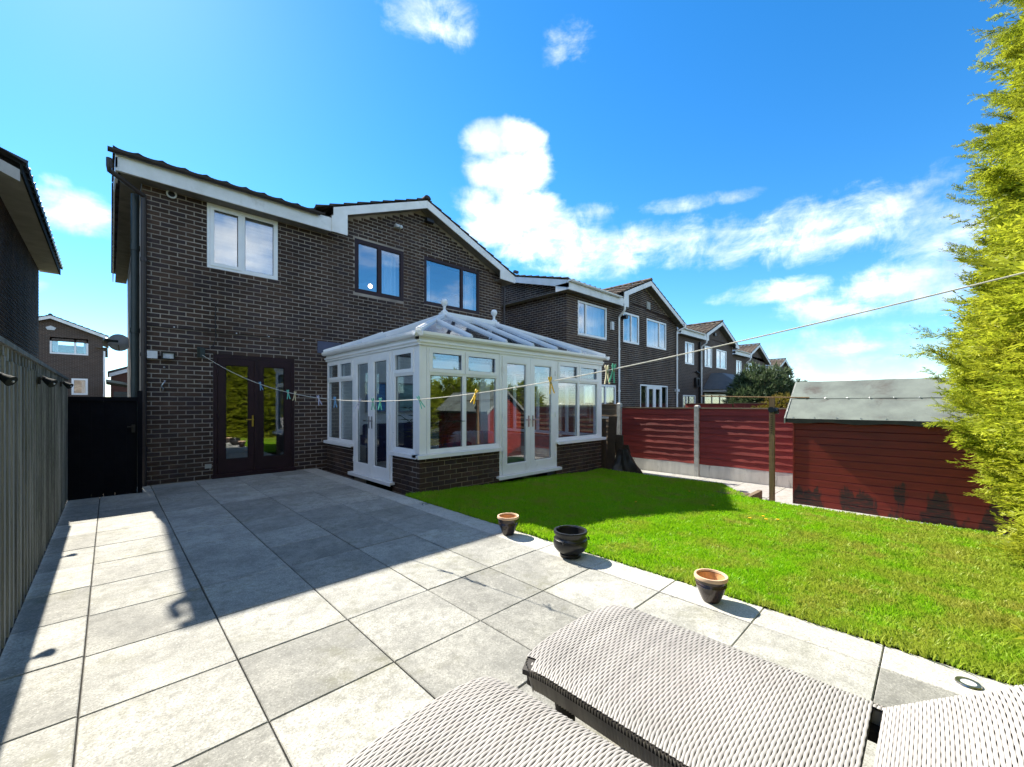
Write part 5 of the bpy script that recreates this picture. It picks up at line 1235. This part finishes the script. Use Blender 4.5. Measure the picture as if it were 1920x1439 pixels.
# ================================================================== FOLIAGE
def rhombi(bases, dirs, lens, wids, ups):
    """flat pointed leaflets: returns verts (N*4,3)"""
    sd = np.cross(dirs, ups); sd /= np.linalg.norm(sd, axis=1, keepdims=True)+1e-9
    p0 = bases; p2 = bases+dirs*lens[:, None]; m = bases+dirs*lens[:, None]*.45
    return np.stack([p0, m+sd*wids[:, None], p2, m-sd*wids[:, None]], 1)
def spray_template(seed, nodes=9, L=.26):
    r = np.random.default_rng(seed); B, Dv, Ln, Wd, Tn = [], [], [], [], []
    cur = np.zeros(3); d = np.array([1.0, 0, 0.0])
    for i in range(nodes):
        t = i/(nodes-1); st = L/nodes
        B.append(cur.copy()); Dv.append(d.copy()); Ln.append(st*1.5); Wd.append(.0055); Tn.append(.25+.5*t)
        for sg in (-1, 1):
            if r.random() < .12: continue
            an = R(38+14*r.random())*sg; sd = np.array([math.cos(an)*d[0]-math.sin(an)*d[1], math.sin(an)*d[0]+math.cos(an)*d[1], r.normal(0, .22)]); sd /= np.linalg.norm(sd)
            sl = (.085*(1-t)**.7+.028)*r.uniform(.7, 1.2)
            c2 = cur+sd*.004
            k = max(1, int(sl/.026))
            for q in range(k):
                p = c2+sd*sl*q/k; tt = q/k
                B.append(p); Dv.append(sd); Ln.append(sl/k*1.5); Wd.append(.0058*(1-.25*tt)); Tn.append(.35+.65*(tt*.6+.4*t))
                for s2 in (-1, 1):
                    a3 = R(42)*s2+r.normal(0, .15); e = np.array([math.cos(a3)*sd[0]-math.sin(a3)*sd[1], math.sin(a3)*sd[0]+math.cos(a3)*sd[1], sd[2]+r.normal(0, .25)]); e /= np.linalg.norm(e)
                    B.append(p); Dv.append(e); Ln.append(.026*r.uniform(.7, 1.3)); Wd.append(.0048); Tn.append(.5+.5*tt)
        cur = cur+d*st; d = d+np.array([0, r.normal(0, .05), .02+r.normal(0, .03)]); d /= np.linalg.norm(d)
    B, Dv = np.array(B), np.array(Dv); n = len(B); up_ = np.tile([0, 0, 1.0], (n, 1))+r.normal(0, .35, (n, 3))
    V = rhombi(B, Dv, np.array(Ln), np.array(Wd), up_).reshape(-1, 3)
    return V, np.repeat(np.array(Tn), 4)
def place(tv, tt, P, Dir, Up, Sc):
    x = Dir/np.linalg.norm(Dir, axis=1, keepdims=True); y = np.cross(Up, x); y /= np.linalg.norm(y, axis=1, keepdims=True)+1e-9; z = np.cross(x, y)
    Rm = np.stack([x, y, z], 2)*Sc[:, None, None]
    V = np.einsum('nij,kj->nki', Rm, tv)+P[:, None, :]
    return V.reshape(-1, 3), np.tile(tt, len(P))
def quads_of(nv): i = np.arange(nv//4)[:, None]*4; return i+np.array([[0, 1, 2, 3]])

hedge = thing('conifer_hedge', 'tall golden conifer hedge along the back of the garden, filling the right edge', 'hedge', (0, 0, 0))
def hfront(u, z):
    """front face of the hedge: v as a function of position and height"""
    b0 = np.where(u > 3.0, -.53, -.53-.62*np.clip((3.0-u)/.6, 0, 1))
    prof = .30*np.exp(-((z-1.75)/1.0)**2)-.20*np.exp(-((z-.1)/.6)**2)-.082*np.clip(z-2.5, 0, 9)
    bulge = .26*(vnoise(u+20, z+20, 1.15, 21)-.5)+.22*(vnoise(u+20, z+20, 3.2, 22)-.5)+.16*(vnoise(u+20, z+20, 6.3, 23)-.5)
    return b0+prof*np.clip((u-2.6)/2, .3, 1)+bulge
Vs, Ts = [], []
TPL = [spray_template(k) for k in range(7)]
def add_sprays(N, u0, u1, z0, z1, depth, sc0, sc1, tonemul=1.0, seed=0, droop=0.0):
    r = np.random.default_rng(seed)
    u_ = r.uniform(u0, u1, N); z_ = z0+(z1-z0)*r.random(N)**.9; v_ = hfront(u_, z_)-depth*r.random(N)
    flow = vnoise(u_+5, z_+5, 1.6, 31)-.5
    Dr = np.stack([r.normal(-.05, .55, N)+flow*.6, .95+.3*r.random(N), r.normal(.22+droop, .38, N)+flow*.3], 1)
    Upv = np.stack([r.normal(0, .45, N), r.normal(-.1, .4, N), np.ones(N)], 1)
    k = r.integers(0, len(TPL), N)
    for i in range(len(TPL)):
        s = k == i
        if not s.any(): continue
        V, T_ = place(*TPL[i], np.stack([u_, v_-.16, z_], 1)[s], Dr[s], Upv[s], r.uniform(sc0, sc1, s.sum()))
        Vs.append(V); Ts.append(T_*tonemul)
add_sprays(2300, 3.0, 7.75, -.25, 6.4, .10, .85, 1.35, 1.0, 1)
add_sprays(1900, 3.0, 7.75, -.25, 6.4, .30, 1.0, 1.5, .6, 2)  # deeper layer toned darker, putting the shade of gaps into its colour
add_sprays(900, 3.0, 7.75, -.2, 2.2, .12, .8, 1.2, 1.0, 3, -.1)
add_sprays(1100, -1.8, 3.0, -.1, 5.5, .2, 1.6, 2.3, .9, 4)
# long shoots that stick out of the face
r_ = np.random.default_rng(8); LV, LT = [], []
for k in range(120):
    uu = r_.uniform(4.4, 7.8); zz = r_.uniform(-.1, 6.3) ; vv = float(hfront(np.array([uu]), np.array([zz]))[0]); L_ = r_.uniform(.18, .5)*(1.0 if uu > 5.5 else .6)
    if zz < .5 and r_.random() < .5: continue
    dr = np.array([r_.normal(-.2, .35), 1, r_.normal(.30, .22)]); dr /= np.linalg.norm(dr)
    n_ = 5
    for i in range(n_):
        p = np.array([uu, vv-.05, zz])+dr*L_*i/n_+np.array([0, 0, .05*(i/n_)**2])
        for j in range(2):
            Dd_ = dr+np.array([r_.normal(0, .35), r_.normal(0, .1), r_.normal(0, .35)])
            V, T_ = place(*TPL[k % 7], p[None], Dd_[None], np.array([[r_.normal(0, .4), 0, 1]]), np.array([.42+.35*(1-i/n_)])); Vs.append(V); Ts.append(T_*.8)
HV = np.concatenate(Vs); HT = np.concatenate(Ts)
print('hedge verts', len(HV))
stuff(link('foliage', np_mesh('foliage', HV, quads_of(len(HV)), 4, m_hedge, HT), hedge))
q = MB()     # solid dark core, added to block light inside the hedge
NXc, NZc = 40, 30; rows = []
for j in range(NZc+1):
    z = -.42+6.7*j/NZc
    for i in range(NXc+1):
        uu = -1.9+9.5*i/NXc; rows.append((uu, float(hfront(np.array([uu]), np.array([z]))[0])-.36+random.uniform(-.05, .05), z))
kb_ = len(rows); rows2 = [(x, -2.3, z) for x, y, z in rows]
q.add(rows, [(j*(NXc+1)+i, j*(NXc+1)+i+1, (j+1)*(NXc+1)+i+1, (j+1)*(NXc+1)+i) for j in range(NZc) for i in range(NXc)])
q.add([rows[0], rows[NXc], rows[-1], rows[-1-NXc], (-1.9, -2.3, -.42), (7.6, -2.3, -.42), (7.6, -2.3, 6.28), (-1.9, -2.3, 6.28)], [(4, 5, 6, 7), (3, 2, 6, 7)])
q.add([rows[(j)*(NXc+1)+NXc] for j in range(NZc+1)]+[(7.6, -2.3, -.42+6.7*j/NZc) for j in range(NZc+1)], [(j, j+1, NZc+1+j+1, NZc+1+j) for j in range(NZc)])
q.build('dark_core', m_darkcore, hedge, recalc=False)
for k in range(9):
    q = MB(); x = -1.3+k*1.05; q.tube([(x, -1.25, -.4), (x+.03, -1.22, 2), (x-.02, -1.3, 6)], [.09, .07, .02], 9); q.build('trunk', m_bark, hedge, True)

def needle_bush(name, label, c, lobes, ntuft, mat, L, W_, nn, seed, cat, trunk=True, tone0=0.0):
    r = np.random.default_rng(seed); t = thing(name, label, cat, c)
    P, O = [], []
    for (x, y, z, rx, ry, rz) in lobes:
        k = int(ntuft*(rx*ry*rz)**(2/3)/sum((l[3]*l[4]*l[5])**(2/3) for l in lobes))
        d = r.normal(0, 1, (k, 3)); d /= np.linalg.norm(d, axis=1, keepdims=True); d[:, 2] = np.abs(d[:, 2])*1.0-.25*(r.random(k) < .35)
        rad = r.uniform(.72, 1.04, (k, 1))+.16*(vnoise(d[:, 0]*2+7, d[:, 1]*2+d[:, 2]*2+7, 2.2, seed)[:, None]-.5)*2
        P.append(np.array([x, y, z])+d*rad*np.array([rx, ry, rz])); O.append(d)
    P = np.concatenate(P); O = np.concatenate(O); n = len(P)
    B = np.repeat(P, nn, 0); Dn = np.repeat(O, nn, 0)*.8+r.normal(0, .55, (n*nn, 3))+np.array([0, 0, .35]); Dn /= np.linalg.norm(Dn, axis=1, keepdims=True)
    ln = L*r.uniform(.6, 1.2, n*nn); V = rhombi(B, Dn, ln, np.full(n*nn, W_), r.normal(0, 1, (n*nn, 3)))
    T_ = np.stack([np.zeros(n*nn), np.full(n*nn, .5), np.ones(n*nn), np.full(n*nn, .5)], 1)*np.repeat(r.uniform(.4, 1, n), nn)[:, None]+tone0
    stuff(link('crown', np_mesh('crown', V.reshape(-1, 3), quads_of(n*nn*4), 4, mat, T_.ravel()), t))
    q = MB()
    for (x, y, z, rx, ry, rz) in lobes: q.ball((x, y, z), 1, 12, (rx*.72, ry*.72, rz*.72))
    q.build('inner_branches', m_darkcore, t, True)
    if trunk:
        q = MB(); q.tube([(0, 0, -.1), (.05, 0, .7), (0, .05, 1.6)], [.13, .10, .05], 9)
        for (x, y, z, rx, ry, rz) in lobes[1:]: q.tube([(0, 0, .5), (x*.6, y*.6, z*.7)], [.06, .03], 7)
        q.build('trunk', m_bark, t, True)
    return t
needle_bush('pine_bush', 'dark green bushy pine behind the red fence, in front of the third house', (22.5, 5.85, -.4), [(0, 0, 2.0, 1.45, 1.4, 1.55), (-.9, .2, 1.5, 1.0, 1.0, 1.2), (1.3, .0, 1.6, 1.1, 1.0, 1.25), (.2, -.8, 1.2, 1.2, 1, 1.1), (2.6, -.6, 1.5, .9, .9, 1.1), (3.5, -.9, 1.9, .45, .45, .95)], 2300, m_pine, .30, .020, 12, 3, 'bush')
needle_bush('golden_bush', 'low golden yellow conifer bush between the pine and the shed roof', (20.9, 4.65, -.4), [(0, 0, 1.45, .85, .7, .68), (.6, -.5, 1.3, .8, .7, .6), (-.3, .5, 1.25, .6, .6, .55)], 1500, m_gold, .14, .016, 9, 4, 'bush', True)
needle_bush('young_shoot_shrub', 'thin twiggy shrub tip rising behind the shed roof by the hedge', (11.2, -.35, -.3), [(0, 0, 2.05, .05, .05, .22), (.05, -.12, 1.95, .12, .1, .1)], 60, m_pine, .10, .008, 6, 6, 'shrub', True, .3)

needle_bush('garden_hedge', 'green hedge of the garden behind, mirrored in the conservatory glass', (11.0, -6.5, -.4), [(-5+1.7*k, .4*math.sin(k*2.1), 1.5, 1.35, .9, 1.6+.35*math.sin(k*1.7)) for k in range(8)], 2600, m_hedge, .34, .03, 9, 12, 'hedge', True, -.1)
